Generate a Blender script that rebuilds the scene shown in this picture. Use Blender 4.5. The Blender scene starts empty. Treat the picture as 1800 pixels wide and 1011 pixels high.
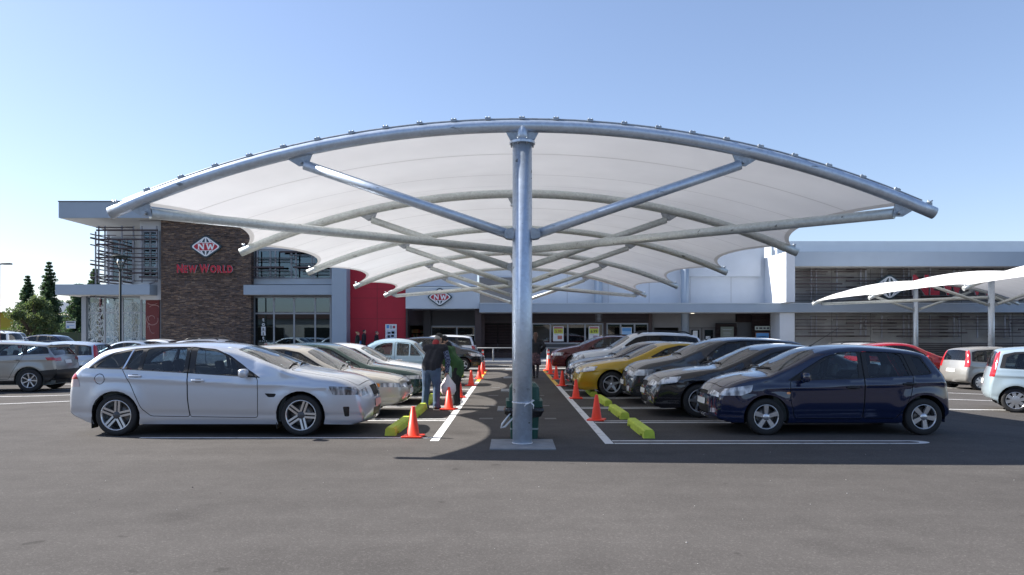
import bpy, bmesh, math, random
import numpy as np
from mathutils import Vector, Matrix, geometry
random.seed(7); rng = np.random.default_rng(7)
S = bpy.context.scene
COL = S.collection
R_ = math.radians
PI = math.pi
# ------------------------------------------------------------------ camera constants (photo pixels 1800 x 1011)
F = 1325.0; CX = 900.0; HY = 588.0; CZ = 1.6
def wx(px, d): return (px - CX) * d / F
def wz(py, d): return CZ + (HY - py) * d / F
# ------------------------------------------------------------------ materials
MATS = {}
def mat(name, col=(.5,.5,.5), rough=.5, metal=0., coat=0., var=0., vscale=4., bump=0., bscale=40., spec=.5, emit=None, vdetail=4., stretch=None):
    if name in MATS: return MATS[name]
    m = bpy.data.materials.new(name); m.use_nodes = True
    nt = m.node_tree; b = nt.nodes['Principled BSDF']
    b.inputs['Base Color'].default_value = (*col, 1)
    b.inputs['Roughness'].default_value = rough
    b.inputs['Metallic'].default_value = metal
    b.inputs['Coat Weight'].default_value = coat
    b.inputs['Coat Roughness'].default_value = .03
    b.inputs['Specular IOR Level'].default_value = spec
    if emit:
        b.inputs['Emission Color'].default_value = (*emit[0], 1); b.inputs['Emission Strength'].default_value = emit[1]
    if var or bump:
        tc = nt.nodes.new('ShaderNodeTexCoord'); src = tc.outputs['Object']
        if stretch:
            mp = nt.nodes.new('ShaderNodeMapping'); mp.inputs['Scale'].default_value = stretch
            nt.links.new(src, mp.inputs[0]); src = mp.outputs[0]
        if var:
            n = nt.nodes.new('ShaderNodeTexNoise'); n.inputs['Scale'].default_value = vscale; n.inputs['Detail'].default_value = vdetail
            nt.links.new(src, n.inputs['Vector'])
            r = nt.nodes.new('ShaderNodeMapRange'); r.inputs['From Min'].default_value = .3; r.inputs['From Max'].default_value = .7
            r.inputs['To Min'].default_value = 1 - var; r.inputs['To Max'].default_value = 1 + var
            nt.links.new(n.outputs['Fac'], r.inputs['Value'])
            mx = nt.nodes.new('ShaderNodeVectorMath'); mx.operation = 'SCALE'
            mx.inputs[0].default_value = col
            nt.links.new(r.outputs['Result'], mx.inputs['Scale'])
            nt.links.new(mx.outputs['Vector'], b.inputs['Base Color'])
        if bump:
            n2 = nt.nodes.new('ShaderNodeTexNoise'); n2.inputs['Scale'].default_value = bscale; n2.inputs['Detail'].default_value = 5
            nt.links.new(src, n2.inputs['Vector'])
            bp = nt.nodes.new('ShaderNodeBump'); bp.inputs['Strength'].default_value = bump; bp.inputs['Distance'].default_value = .02
            nt.links.new(n2.outputs['Fac'], bp.inputs['Height']); nt.links.new(bp.outputs['Normal'], b.inputs['Normal'])
    MATS[name] = m
    return m
def glass(name, tint, rough=.01, refl=1.0, ior=1.5):
    """thin clear or tinted pane: transmits tint, mirrors by Fresnel"""
    if name in MATS: return MATS[name]
    m = bpy.data.materials.new(name); m.use_nodes = True; nt = m.node_tree; nt.nodes.clear()
    o = nt.nodes.new('ShaderNodeOutputMaterial'); mx = nt.nodes.new('ShaderNodeMixShader')
    t = nt.nodes.new('ShaderNodeBsdfTransparent'); g = nt.nodes.new('ShaderNodeBsdfGlossy'); fr = nt.nodes.new('ShaderNodeFresnel')
    t.inputs['Color'].default_value = (*tint, 1); g.inputs['Roughness'].default_value = rough
    g.inputs['Color'].default_value = (refl, refl, refl, 1); fr.inputs['IOR'].default_value = ior
    nt.links.new(fr.outputs[0], mx.inputs[0]); nt.links.new(t.outputs[0], mx.inputs[1]); nt.links.new(g.outputs[0], mx.inputs[2])
    nt.links.new(mx.outputs[0], o.inputs[0]); MATS[name] = m
    return m
# ------------------------------------------------------------------ objects
def tag(o, label=None, cat=None, group=None, kind=None):
    if label: o['label'] = label
    if cat: o['category'] = cat
    if group: o['group'] = group
    if kind: o['kind'] = kind
    return o
def thing(name, loc, rz=0, label=None, cat=None, group=None):
    o = bpy.data.objects.new(name, None); COL.objects.link(o); o.empty_display_size = .2
    o.location = loc; o.rotation_euler = (0, 0, rz)
    return tag(o, label, cat, group)
def link(name, me, parent=None, loc=None, rot=None):
    o = bpy.data.objects.new(name, me); COL.objects.link(o)
    if parent: o.parent = parent
    if loc is not None: o.location = loc
    if rot is not None: o.rotation_euler = rot
    return o
def copy_tree(o, parent=None):
    c = o.copy(); COL.objects.link(c)
    if parent: c.parent = parent
    for ch in o.children: copy_tree(ch, c)
    return c
class MB:
    """collects boxes, tubes, lathes and polygons; build() links them as one mesh"""
    def __init__(s): s.v = []; s.f = []; s.m = []; s.sm = []
    def add(s, vs, fs, mi=0, smooth=False):
        b = len(s.v); s.v += [tuple(v) for v in vs]
        for f in fs: s.f.append([b + i for i in f]); s.m.append(mi); s.sm.append(smooth)
        return s
    def box(s, x0, x1, y0, y1, z0, z1, mi=0, M=None):
        vs = [(x, y, z) for x in (x0, x1) for y in (y0, y1) for z in (z0, z1)]
        if M is not None: vs = [M @ Vector(v) for v in vs]
        return s.add(vs, [(0,1,3,2),(4,6,7,5),(0,4,5,1),(2,3,7,6),(0,2,6,4),(1,5,7,3)], mi)
    def rbox(s, c, size, r, mi=0, M=None, seg=3):
        """rounded box"""
        bm = bmesh.new(); bmesh.ops.create_cube(bm, size=1)
        for v in bm.verts: v.co = Vector((v.co.x*size[0], v.co.y*size[1], v.co.z*size[2]))
        bmesh.ops.bevel(bm, geom=list(bm.edges), offset=r, segments=seg, profile=.5, affect='EDGES')
        T = Matrix.Translation(c)
        if M is not None: T = M @ T
        bm.verts.ensure_lookup_table()
        vs = [T @ v.co for v in bm.verts]; fs = [[v.index for v in f.verts] for f in bm.faces]
        bm.free(); return s.add(vs, fs, mi, True)
    def tube(s, pts, r, n=10, mi=0, caps=True, smooth=True):
        P = [Vector(p) for p in pts]; rs = r if hasattr(r, '__len__') else [r]*len(P)
        vs = []; fs = []
        prev = None
        for i, p in enumerate(P):
            t = (P[min(i+1, len(P)-1)] - P[max(i-1, 0)]).normalized()
            if prev is None:
                a = Vector((0,0,1)) if abs(t.z) < .9 else Vector((1,0,0))
                u = t.cross(a).normalized()
            else:
                u = (prev - t*prev.dot(t)).normalized()
            prev = u; w = t.cross(u)
            for k in range(n):
                a = 2*PI*k/n; vs.append(p + (u*math.cos(a) + w*math.sin(a))*rs[i])
        for i in range(len(P)-1):
            for k in range(n):
                k2 = (k+1) % n
                fs.append((i*n+k, i*n+k2, (i+1)*n+k2, (i+1)*n+k))
        s.add(vs, fs, mi, smooth)
        if caps:
            b = len(s.v) - len(vs)
            s.f.append([b+k for k in range(n)][::-1]); s.m.append(mi); s.sm.append(False)
            s.f.append([b+(len(P)-1)*n+k for k in range(n)]); s.m.append(mi); s.sm.append(False)
        return s
    def lathe(s, prof, n=24, mi=0, M=None, smooth=True, cap=False):
        vs = []; fs = []
        for (r, z) in prof:
            for k in range(n):
                a = 2*PI*k/n; v = Vector((r*math.cos(a), r*math.sin(a), z)); vs.append(M @ v if M is not None else v)
        for i in range(len(prof)-1):
            for k in range(n):
                k2 = (k+1) % n; fs.append((i*n+k, i*n+k2, (i+1)*n+k2, (i+1)*n+k))
        s.add(vs, fs, mi, smooth)
        if cap:
            b = len(s.v) - len(vs)
            s.f.append([b+k for k in range(n)][::-1]); s.m.append(mi); s.sm.append(False)
            s.f.append([b+(len(prof)-1)*n+k for k in range(n)]); s.m.append(mi); s.sm.append(False)
        return s
    def prism(s, poly, M, depth, mi=0, mi_side=None):
        """2D polygon extruded along local z by depth; M places it"""
        tris = geometry.tessellate_polygon([[Vector((p[0], p[1], 0)) for p in poly]])
        n = len(poly); a = [M @ Vector((p[0], p[1], 0)) for p in poly]; b = [M @ Vector((p[0], p[1], depth)) for p in poly]
        area = sum(poly[i][0]*poly[(i+1)%n][1] - poly[(i+1)%n][0]*poly[i][1] for i in range(n))
        fs_b = []; fs_t = []
        for t in tris:
            p0, p1, p2 = (poly[i] for i in t)
            cr = (p1[0]-p0[0])*(p2[1]-p0[1]) - (p1[1]-p0[1])*(p2[0]-p0[0])
            t = t if cr > 0 else t[::-1]
            fs_t.append([n + i for i in t]); fs_b.append(list(t[::-1]))
        s.add(a + b, fs_t + fs_b, mi)
        base = len(s.v) - 2*n
        for i in range(n):
            j = (i+1) % n; q = [base+i, base+j, base+n+j, base+n+i]
            s.f.append(q if area > 0 else q[::-1]); s.m.append(mi if mi_side is None else mi_side); s.sm.append(False)
        return s
    def mesh(s, name, mats):
        me = bpy.data.meshes.new(name); me.from_pydata(s.v, [], s.f)
        for m in (mats if isinstance(mats, (list, tuple)) else [mats]): me.materials.append(m)
        me.polygons.foreach_set('material_index', s.m); me.polygons.foreach_set('use_smooth', s.sm); me.update()
        return me
    def build(s, name, mats, parent=None, loc=None, rot=None):
        return link(name, s.mesh(name, mats), parent, loc, rot)
def polyc(pts, step=None, n=6):
    """Catmull-Rom through rows of numbers; a row whose extra last entry is 'c' is a corner"""
    rows = []; cor = []
    for p in pts:
        c = isinstance(p[-1], str); rows.append([float(q) for q in (p[:-1] if c else p)]); cor.append(c)
    A = np.array(rows); out = []
    cuts = [0] + [i for i in range(1, len(A)-1) if cor[i]] + [len(A)-1]
    for a, b in zip(cuts[:-1], cuts[1:]):
        seg = A[a:b+1]
        if len(seg) == 2:
            k = 2 if step is None else max(2, int(np.linalg.norm(seg[1,:2]-seg[0,:2])/step)+1)
            q = np.linspace(0, 1, k)[:, None]; pp = seg[0]*(1-q) + seg[1]*q
        else:
            e = np.vstack([2*seg[0]-seg[1], seg, 2*seg[-1]-seg[-2]]); pp = []
            for i in range(1, len(e)-2):
                p0, p1, p2, p3 = e[i-1:i+3]
                k = n if step is None else max(2, int(np.linalg.norm(p2[:2]-p1[:2])/step)+1)
                for q in np.linspace(0, 1, k, endpoint=False):
                    d1 = np.linalg.norm(p2[:2]-p1[:2])
                    m1 = (p2-p0)*d1/max(1e-6, np.linalg.norm(p1[:2]-p0[:2])+d1); m2 = (p3-p1)*d1/max(1e-6, np.linalg.norm(p3[:2]-p2[:2])+d1)
                    pp.append((2*q**3-3*q**2+1)*p1 + (q**3-2*q**2+q)*m1 + (-2*q**3+3*q**2)*p2 + (q**3-q**2)*m2)
            pp.append(e[-2]); pp = np.array(pp)
        out.append(pp if not out else pp[1:])
    return np.vstack(out)
def dens(poly, step, closed=True):
    out = []; n = len(poly)
    for i in range(n if closed else n-1):
        a = np.array(poly[i][:2], float); b = np.array(poly[(i+1) % n][:2], float)
        k = max(1, int(math.ceil(np.linalg.norm(b-a)/step - 1e-6)))
        for j in range(k): out.append(a + (b-a)*j/k)
    if not closed: out.append(np.array(poly[-1][:2], float))
    return np.array(out)
def inset(poly, d):
    """shrink a closed polygon by d (either winding)"""
    P = np.array(poly); n = len(P)
    ar = sum(P[i,0]*P[(i+1)%n,1]-P[(i+1)%n,0]*P[i,1] for i in range(n))
    sg = 1 if ar > 0 else -1; out = []
    for i in range(n):
        a = P[i]-P[i-1]; b = P[(i+1)%n]-P[i]
        a = a/(np.linalg.norm(a)+1e-9); b = b/(np.linalg.norm(b)+1e-9)
        na = np.array([-a[1], a[0]])*sg; nb = np.array([-b[1], b[0]])*sg
        m = na+nb; m = m/(np.linalg.norm(m)+1e-9); out.append(P[i] + m*d/max(.4, m@na))
    return np.array(out)
def rounded(poly, r, n=4):
    """round the corners of a small polygon"""
    P = [np.array(p[:2], float) for p in poly]; out = []
    for i in range(len(P)):
        p, a, b = P[i], P[i-1], P[(i+1) % len(P)]
        da = min(r, .45*np.linalg.norm(a-p)); db = min(r, .45*np.linalg.norm(b-p))
        q0 = p + (a-p)/np.linalg.norm(a-p)*da; q1 = p + (b-p)/np.linalg.norm(b-p)*db
        for t in np.linspace(0, 1, n): out.append((1-t)**2*q0 + 2*t*(1-t)*p + t*t*q1)
    return np.array(out)
def text_mesh(body, size, extrude=.0, bold=0., align='CENTER', space=1.):
    cu = bpy.data.curves.new('lettering', 'FONT'); cu.body = body; cu.size = size; cu.extrude = extrude; cu.offset = bold
    cu.align_x = align; cu.align_y = 'CENTER'; cu.space_character = space; cu.resolution_u = 4
    o = bpy.data.objects.new('lettering', cu); COL.objects.link(o)
    dg = bpy.context.evaluated_depsgraph_get(); me = bpy.data.meshes.new_from_object(o.evaluated_get(dg))
    bpy.data.objects.remove(o); bpy.data.curves.remove(cu); me.name = 'lettering'
    return me
FRONT = Matrix.Rotation(R_(90), 4, 'X')     # local xy drawing -> a plane facing the camera (-y)
def lettering(name, body, size, x, y, z, m, parent=None, bold=0., extrude=.01, m2=None, align='CENTER', rz=0, space=1.):
    me = text_mesh(body, size, extrude, bold, align, space); me.materials.clear(); me.materials.append(m)
    if m2:
        me.materials.append(m2)
        for p in me.polygons:
            if p.normal.z < .5: p.material_index = 1
    return link(name, me, parent, (x, y, z), (R_(90), 0, rz))
# ------------------------------------------------------------------ cars
M_gap = mat('panel_gap', (.006,.006,.007), .7)
M_black = mat('black_plastic', (.014,.014,.015), .45)
M_tyre = mat('tyre_rubber', (.018,.018,.019), .75, bump=.3, bscale=60)
M_alloy = mat('alloy', (.62,.63,.65), .28, .9)
M_alloydk = mat('alloy_dark', (.09,.09,.095), .5, .5)
M_chrome = mat('chrome', (.8,.8,.82), .12, 1.)
M_inter = mat('interior_trim', (.10,.115,.112), .8)
M_seat = mat('seat_cloth', (.05,.052,.058), .85)
M_seatlt = mat('seat_cloth_grey', (.16,.155,.15), .85)
M_plate = mat('number_plate', (.75,.75,.72), .4)
M_platered = mat('number_plate_red', (.65,.35,.33), .4)
M_glass = glass('car_glass', (.52,.60,.62), ior=1.6)
M_glassdk = glass('car_glass_dark', (.06,.065,.07))
M_screen = glass('windscreen_glass', (.70,.79,.76), ior=2.2)
M_amber = mat('lamp_amber', (.8,.25,.03), .15, 0, 1.)
def lamp_mat(name, a, b, sc, rough=.12):
    if name in MATS: return MATS[name]
    m = mat(name, a, rough, .0, 1.); nt = m.node_tree; bs = nt.nodes['Principled BSDF']
    tc = nt.nodes.new('ShaderNodeTexCoord'); mp = nt.nodes.new('ShaderNodeMapping'); mp.inputs['Scale'].default_value = (1.4, 1., .35); n = nt.nodes.new('ShaderNodeTexNoise'); n.inputs['Scale'].default_value = sc; n.inputs['Detail'].default_value = 3
    rp = nt.nodes.new('ShaderNodeValToRGB'); rp.color_ramp.elements[0].color = (*b, 1); rp.color_ramp.elements[1].color = (*a, 1); rp.color_ramp.elements[0].position = .42; rp.color_ramp.elements[1].position = .60
    nt.links.new(tc.outputs['Object'], mp.inputs[0]); nt.links.new(mp.outputs[0], n.inputs['Vector']); nt.links.new(n.outputs['Fac'], rp.inputs[0]); nt.links.new(rp.outputs[0], bs.inputs['Base Color'])
    return m
M_head = lamp_mat('headlamp_lens', (.75,.77,.8), (.22,.23,.25), 9)
M_headdk = lamp_mat('headlamp_lens_smoked', (.45,.46,.48), (.04,.04,.045), 9)
M_tail = mat('tail_lamp_red', (.42,.012,.018), .12, 0, 1.)
M_tailw = mat('tail_lamp_clear', (.6,.5,.5), .12, 0, 1.)
def paint(name, col, metal=.35, rough=.32):
    return mat('paint_' + name, col, rough, metal, 1.)

def cdt(outline, regions, loose, eps=1e-5):
    """2D constrained triangulation; returns verts, triangles, and for every triangle the set of polygons it lies in (0 = outline)"""
    vs = []; faces = []
    for poly in [outline] + regions:
        b = len(vs); vs += [Vector((float(p[0]), float(p[1]))) for p in poly]; faces.append(list(range(b, b+len(poly))))
    vs += [Vector((float(p[0]), float(p[1]))) for p in loose]
    r = geometry.delaunay_2d_cdt(vs, [], faces, 0, eps, False)
    V = np.array([(v.x, v.y) for v in r[0]]); T = r[2]
    C = np.array([(V[t[0]]+V[t[1]]+V[t[2]])/3 for t in T])
    IN = [pip(C, np.array([p[:2] for p in poly])) for poly in [outline] + regions]
    keepT, keepO = [], []
    for k, t in enumerate(T):
        if IN[0][k]:
            p0, p1, p2 = V[t[0]], V[t[1]], V[t[2]]; cr = (p1[0]-p0[0])*(p2[1]-p0[1]) - (p1[1]-p0[1])*(p2[0]-p0[0])
            if abs(cr) < 1e-9: continue
            if cr < 0: t = t[::-1]
            keepT.append(list(t)); keepO.append([i for i in range(len(IN)) if IN[i][k]])
    return V, keepT, keepO
def pip(pts, poly):
    x, y = pts[:,0], pts[:,1]; inside = np.zeros(len(pts), bool); n = len(poly)
    for i in range(n):
        x0, y0 = poly[i]; x1, y1 = poly[(i+1) % n]
        c = ((y0 > y) != (y1 > y)) & (x < (x1-x0)*(y-y0)/((y1-y0) if abs(y1-y0) > 1e-12 else 1e-12) + x0)
        inside ^= c
    return inside
def grid_in(outline, step, avoid, mind):
    lo = outline.min(0); hi = outline.max(0); pts = []
    ny = int((hi[1]-lo[1])/(step*.87))+1; nx = int((hi[0]-lo[0])/step)+1
    for j in range(ny):
        for i in range(nx): pts.append((lo[0]+(i+.5*(j % 2))*step+.01, lo[1]+j*step*.87+.013))
    pts = np.array(pts); pts = pts[pip(pts, outline)]
    d = np.sqrt(((pts[:,None]-avoid[None])**2).sum(2)).min(1)
    return pts[d > mind]

def mk_mesh(name, V3, N3, groups, mats):
    """groups: list of (tris, matslot, offset); shares nothing across groups so offsets and creases stay crisp"""
    vs = []; fs = []; ms = []; ns = []
    for tris, mi, off in groups:
        mp = {}
        for t in tris:
            q = []
            for i in t:
                if i not in mp:
                    mp[i] = len(vs); vs.append(V3[i] + N3[i]*off); ns.append(N3[i])
                q.append(mp[i])
            fs.append(q); ms.append(mi)
    me = bpy.data.meshes.new(name); me.from_pydata([tuple(v) for v in vs], [], fs)
    for m in mats: me.materials.append(m)
    me.polygons.foreach_set('material_index', ms); me.polygons.foreach_set('use_smooth', [True]*len(fs)); me.update()
    me.normals_split_custom_set_from_vertices([tuple(n) for n in ns])
    return me

WHEEL_CACHE = {}
def wheel_meshes(Rw, width, style, rimr):
    key = (round(Rw,3), round(width,3), style, round(rimr,3))
    if key in WHEEL_CACHE: return WHEEL_CACHE[key]
    MX = Matrix.Rotation(R_(90), 4, 'X')          # lathe axis z -> -y ; outer face at +z -> -y
    w = width/2; rr = rimr
    t = MB().lathe([(rr*.97,-w*.9),(rr*1.02,-w),(Rw*.93,-w),(Rw*.985,-w*.85),(Rw,-w*.6),(Rw,w*.6),(Rw*.985,w*.85),(Rw*.93,w),(rr*1.04,w*1.0),(rr*.99,w*.93)], 40, 0, MX)
    tyre = t.mesh('tyre', M_tyre)
    b = MB().lathe([(rr*.99,w*.93),(rr*.985,w*.98),(rr*.93,w*.95),(rr*.9,w*.6),(rr*.86,-w*.8)], 40, 0, MX)
    def bar(a, r0, r1, w0, w1, z0, z1, th, shift=0.):
        Mr = MX @ Matrix.Rotation(a, 4, 'Z')
        v = []
        for (r, ww, zz) in ((r0, w0, z0), (r1, w1, z1)):
            for (dy, dz) in ((-ww, -th), (ww, -th), (ww*.8, 0), (-ww*.8, 0)): v.append(Mr @ Vector((r, dy+shift, zz+dz)))
        b.add(v, [(0,3,2,1),(4,5,6,7),(0,1,5,4),(1,2,6,5),(2,3,7,6),(3,0,4,7)], 0)
    if style == 'double5':
        for k in range(5):
            a = PI/2 + 2*PI*k/5
            for sh in (-.028, .028): bar(a, rr*.16, rr*.95, .019, .021, w*.75, w*.93, .03, sh)
        b.lathe([(0.001,w*.86),(rr*.2,w*.84),(rr*.26,w*.7)], 20, 1, MX)
    elif style == 'fat5':
        for k in range(5): bar(PI/2 + 2*PI*k/5, rr*.1, rr*.95, .032, .048, w*.86, w*.93, .03)
        b.lathe([(0.001,w*1.05),(rr*.16,w*1.03),(rr*.27,w*.93),(rr*.3,w*.7)], 24, 0, MX)
    elif style == 'star5':
        for k in range(5): bar(PI/2 + .3 + 2*PI*k/5, rr*.12, rr*.95, .045, .022, w*.8, w*.93, .03)
        b.lathe([(0.001,w*.86),(rr*.16,w*.85),(rr*.24,w*.7)], 20, 0, MX)
    elif style == 'twin7':
        for k in range(7):
            a = PI/2 + 2*PI*k/7
            bar(a, rr*.15, rr*.95, .014, .024, w*.8, w*.93, .03)
        b.lathe([(0.001,w*.86),(rr*.18,w*.85),(rr*.25,w*.7)], 20, 0, MX)
    else:                                         # steel wheel cover with slots
        for k in range(8): bar(PI/2 + 2*PI*k/8, rr*.3, rr*.95, .04, .05, w*.95, w*.93, .03)
        b.lathe([(0.001,w*1.0),(rr*.3,w*.99),(rr*.5,w*.96)], 24, 0, MX)
    b.lathe([(0.001,-w*.1),(rr*.88,-w*.1)], 32, 2, MX)
    b.lathe([(rr*.2,w*.15),(rr*.72,w*.15),(rr*.72,w*.05)], 28, 3, MX)
    rim = b.mesh('rim', [M_alloy, M_alloydk, M_gap, mat('brake_disc', (.16,.15,.14), .4, .8)])
    WHEEL_CACHE[key] = (tyre, rim); return tyre, rim

def car(name, spec, loc, heading, pmat, label, cat='car', detail=1, group='parked cars', **over):
    """spec: template dict in metres, x from the nose backwards. heading: direction the nose points, radians from +x."""
    sp = dict(spec); sp.update(over)
    sx, sz = sp.get('sx', 1.), sp.get('sz', 1.); W = sp['W']
    step = {0: .05, 1: .075, 2: .12}[detail]
    root = thing(name, loc, heading, label, cat, group)
    sc = lambda p: (p[0]*sx, p[1]*sz)
    T = polyc([(p[0]*sx, p[1]*sz, *p[2:]) for p in sp['top']], step*.8)
    L = T[:,0].max()
    tg = np.gradient(T[:,:2], axis=0); tg /= np.linalg.norm(tg, axis=1)[:,None]+1e-9
    NO = np.stack([-tg[:,1], tg[:,0]], 1)
    for _ in range(2): NO[1:-1] = (NO[:-2]+NO[1:-1]*2+NO[2:])/4
    NO /= np.linalg.norm(NO, axis=1)[:,None]
    crown = T[:,2]; fil = T[:,3]; alp = np.arctan(2.2*crown/(W*.72)); qm = np.cos(alp)
    E = T[:,:2] - NO*crown[:,None]
    xf, xr = sp['wheels'][0]*sx, sp['wheels'][1]*sx; Rw = sp['R']; Ra = sp.get('Ra', Rw*1.17); zs = sp.get('sill', .2)
    def arc(xc, n=16):
        dx = math.sqrt(max(0., Ra*Ra-(zs-Rw)**2)); a0 = math.atan2(zs-Rw, dx); a1 = PI-a0
        return [(xc+Ra*math.cos(a), Rw+Ra*math.sin(a)) for a in np.linspace(a0, a1, n)]
    bottom = arc(xr) + arc(xf)
    bot = dens([E[-1]] + bottom + [E[0]], step, closed=False)
    outline = np.vstack([E, bot[1:-1]])
    bx = np.array([sc(p) for p in sp['belt']])
    kf, kr, af, ar = sp.get('kf', .18), sp.get('kr', .14), sp.get('af', .9), sp.get('ar', .8)
    tum, tumc = sp.get('tum', .34), sp.get('tumc', .12); flare = sp.get('flare', .015)
    px0 = min(q[0] for p in sp['panes'] for q in p)*sx; px1 = max(q[0] for p in sp['panes'] for q in p)*sx
    def Y0(x, z):
        tf = np.clip((af-x)/af, 0, 1.2); tr = np.clip((x-(L-ar))/ar, 0, 1.2)
        w = W*(1-kf*tf**2.4-kr*tr**2.4)
        zb = np.interp(x, bx[:,0], bx[:,1])
        v = np.clip((zb-z)/(zb-zs), 0, 1.15)
        y = w*(1-.05*((v-.38)/.62)**2) - .018*np.clip((v-.78)/.22, 0, 1)**2
        y = y + sp.get('crease', .012)*np.exp(-((v-.16)/.05)**2) - .012*np.exp(-((v-.8)/.06)**2)
        up = np.clip(z-zb, 0, 9)*np.clip((x-(px0-.62))/.45, 0, 1)*np.clip(1-(x-px1-.12)/.5, 0, 1)
        y = y - tum*up - tumc*up*up - .015*(1-np.exp(-up/.02))
        for xc in (xf, xr):
            rd = np.sqrt((x-xc)**2+(z-Rw)**2)
            y = y + flare*np.exp(-(np.clip(rd-Ra, 0, 9)/.13)**2)
        return y
    def near(P):
        d = np.full(len(P), 1e9); idx = np.zeros(len(P))
        A = E[:-1]; B = E[1:]; AB = B-A; L2 = (AB**2).sum(1)+1e-12
        for k in range(len(A)):
            q = np.clip(((P-A[k])@AB[k])/L2[k], 0, 1); dd = np.linalg.norm(P-(A[k]+q[:,None]*AB[k]), axis=1)
            better = dd < d; d = np.where(better, dd, d); idx = np.where(better, k+q, idx)
        return d, idx
    def side(P):
        x, z = P[:,0], P[:,1]; y = Y0(x, z); e = .004
        gx = (Y0(x+e, z)-Y0(x-e, z))/(2*e); gz = (Y0(x, z+e)-Y0(x, z-e))/(2*e)
        n = np.stack([-gx, np.ones_like(y), -gz], 1); n /= np.linalg.norm(n, axis=1)[:,None]
        d, idx = near(P); ar_ = np.arange(len(fil)); r = np.interp(idx, ar_, fil); q = np.clip(np.interp(idx, ar_, qm)-d/r, 0, 1); c = np.sqrt(1-q*q)
        y = y - r*(1-c)
        no = np.stack([np.interp(idx, ar_, NO[:,0]), np.interp(idx, ar_, NO[:,1])], 1); no3 = np.stack([no[:,0], np.zeros(len(no)), no[:,1]], 1)
        n = n*c[:,None] + no3*q[:,None]; n /= np.linalg.norm(n, axis=1)[:,None]
        return np.stack([x, y, z], 1), n
    # --- regions in the side view
    regs = []; info = []
    def reg(poly, kind, i=0): regs.append(np.array(poly)); info.append((kind, i))
    dl = []
    for i, d in enumerate(sp.get('doors', []) if detail < 2 else []):
        d = [sc(p) for p in d]; x0 = min(p[0] for p in d)
        dl.append([((p[0]-.024 if i and p[0] < x0+.07 else p[0]), p[1]) for p in d])
    doors = [dens(rounded(d, .05), step) for d in dl]
    gapw = {0: .011, 1: .013}.get(detail, .014)
    dlo = dens(rounded([sc(p) for p in sp['dlo']], .03), step) if 'dlo' in sp else None
    if dlo is not None: reg(dlo, 'dlo')
    for i, d in enumerate(doors): reg(d, 'doorout', i); reg(inset(d, gapw), 'door', i)
    for i, p in enumerate(sp['panes']): reg(dens(rounded([sc(q) for q in p], sp.get('pane_r', .035)), step), 'pane', i)
    for k in ('head', 'tail', 'tail2', 'clad', 'lip', 'vent', 'amber'):
        for p in (sp[k] if isinstance(sp.get(k), list) and sp.get(k) and isinstance(sp[k][0], list) else ([sp[k]] if sp.get(k) else [])):
            reg(dens(rounded([sc(q) for q in p], .02), step), k)
    if sp.get('cap') and detail < 2:
        cx_, cz_, cr_ = sp['cap']
        for rr_, kk_ in ((cr_, 'doorout'), (cr_-gapw, 'cap')): reg([(cx_*sx+rr_*math.cos(a), cz_*sz+rr_*math.sin(a)) for a in np.linspace(0, 2*PI, 20, endpoint=False)], kk_)
    for p in sp.get('brite', []): reg(dens([sc(q) for q in p], step), 'brite')
    allc = np.vstack([outline]+regs)
    rings = []
    for k in range(0, len(E), 1):
        for fr in (.08, .28, .6, 1.0): rings.append(E[k]-NO[k]*fil[k]*fr)
    rings = np.array(rings); rings = rings[pip(rings, outline)]
    dmin = np.sqrt(((rings[:,None]-allc[None])**2).sum(2)).min(1); dE, ii = near(rings)
    rings = rings[(dmin > .006) & (dE > .004)]
    g = grid_in(outline, step, np.vstack([allc, rings]), step*.55)
    loose = np.vstack([rings, g])
    V, Tn, O = cdt(outline, regs, loose)
    P3, N3 = side(V)
    off = np.array([L/2, 0, 0]); fx = np.array([-1., 1, 1])       # nose -> +x
    groups = {}
    for t, o in zip(Tn, O):
        ks = {}
        for i in o:
            if i > 0: ks.setdefault(info[i-1][0], []).append(info[i-1][1])
        if 'brite' in ks: key = ('brite', 0)
        elif 'cap' in ks: key = ('body', 0)
        elif 'pane' in ks: key = ('pane', ks['pane'][0])
        elif 'head' in ks: key = ('head', 0)
        elif 'tail2' in ks: key = ('tail', 1)
        elif 'tail' in ks: key = ('tail', 0)
        elif 'amber' in ks: key = ('amber', 0)
        elif 'vent' in ks: key = ('body', 1)
        elif 'doorout' in ks and 'door' not in ks: key = ('body', 1)
        elif 'door' in ks: key = ('door%d' % ks['door'][0], 1 if ('dlo' in ks or 'clad' in ks) else 0)
        elif 'dlo' in ks or 'clad' in ks: key = ('body', 2)
        else: key = ('body', 0)
        groups.setdefault(key, []).append(t)
    M_trim = sp.get('trim', M_black)
    body_groups = []; allV = []; allN = []; base = 0
    side_parts = []
    for sgn in (1, -1):                                            # +1 = left side (y+)
        Q = (P3*fx+off*np.array([1,0,0])); Q = Q*np.array([1, sgn, 1]); Nn = N3*fx*np.array([1, sgn, 1])
        flip = (sgn == 1)
        # outline xz CCW seen with x to the right, z up looks from -y; x mirrored flips again
        def tr(ts, flip=flip): return [t[::-1] for t in ts] if not flip else ts
        side_parts.append((sgn, Q, Nn, tr))
        allV.append(Q); allN.append(Nn)
        for mi, offs in ((0, 0.), (1, -.012), (2, -.002)):
            ts = groups.get(('body', mi), [])
            if ts: body_groups.append(([[i+base for i in t] for t in tr(ts)], mi, offs))
        base += len(Q)
    # --- the strip over nose, bonnet, screen, roof and tail
    ye = side(E+(-NO)*1e-5)[0][:,1]; ye = np.maximum(ye, .05)
    seg = np.r_[0, np.cumsum(np.linalg.norm(np.diff(T[:,:2], axis=0), axis=1))]; Stot = seg[-1]; WS = .75
    itop = int(np.argmax(T[:,1])); ifront = int(np.argmin(T[:,0])); irear = int(np.argmax(T[:,0]))
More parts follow.
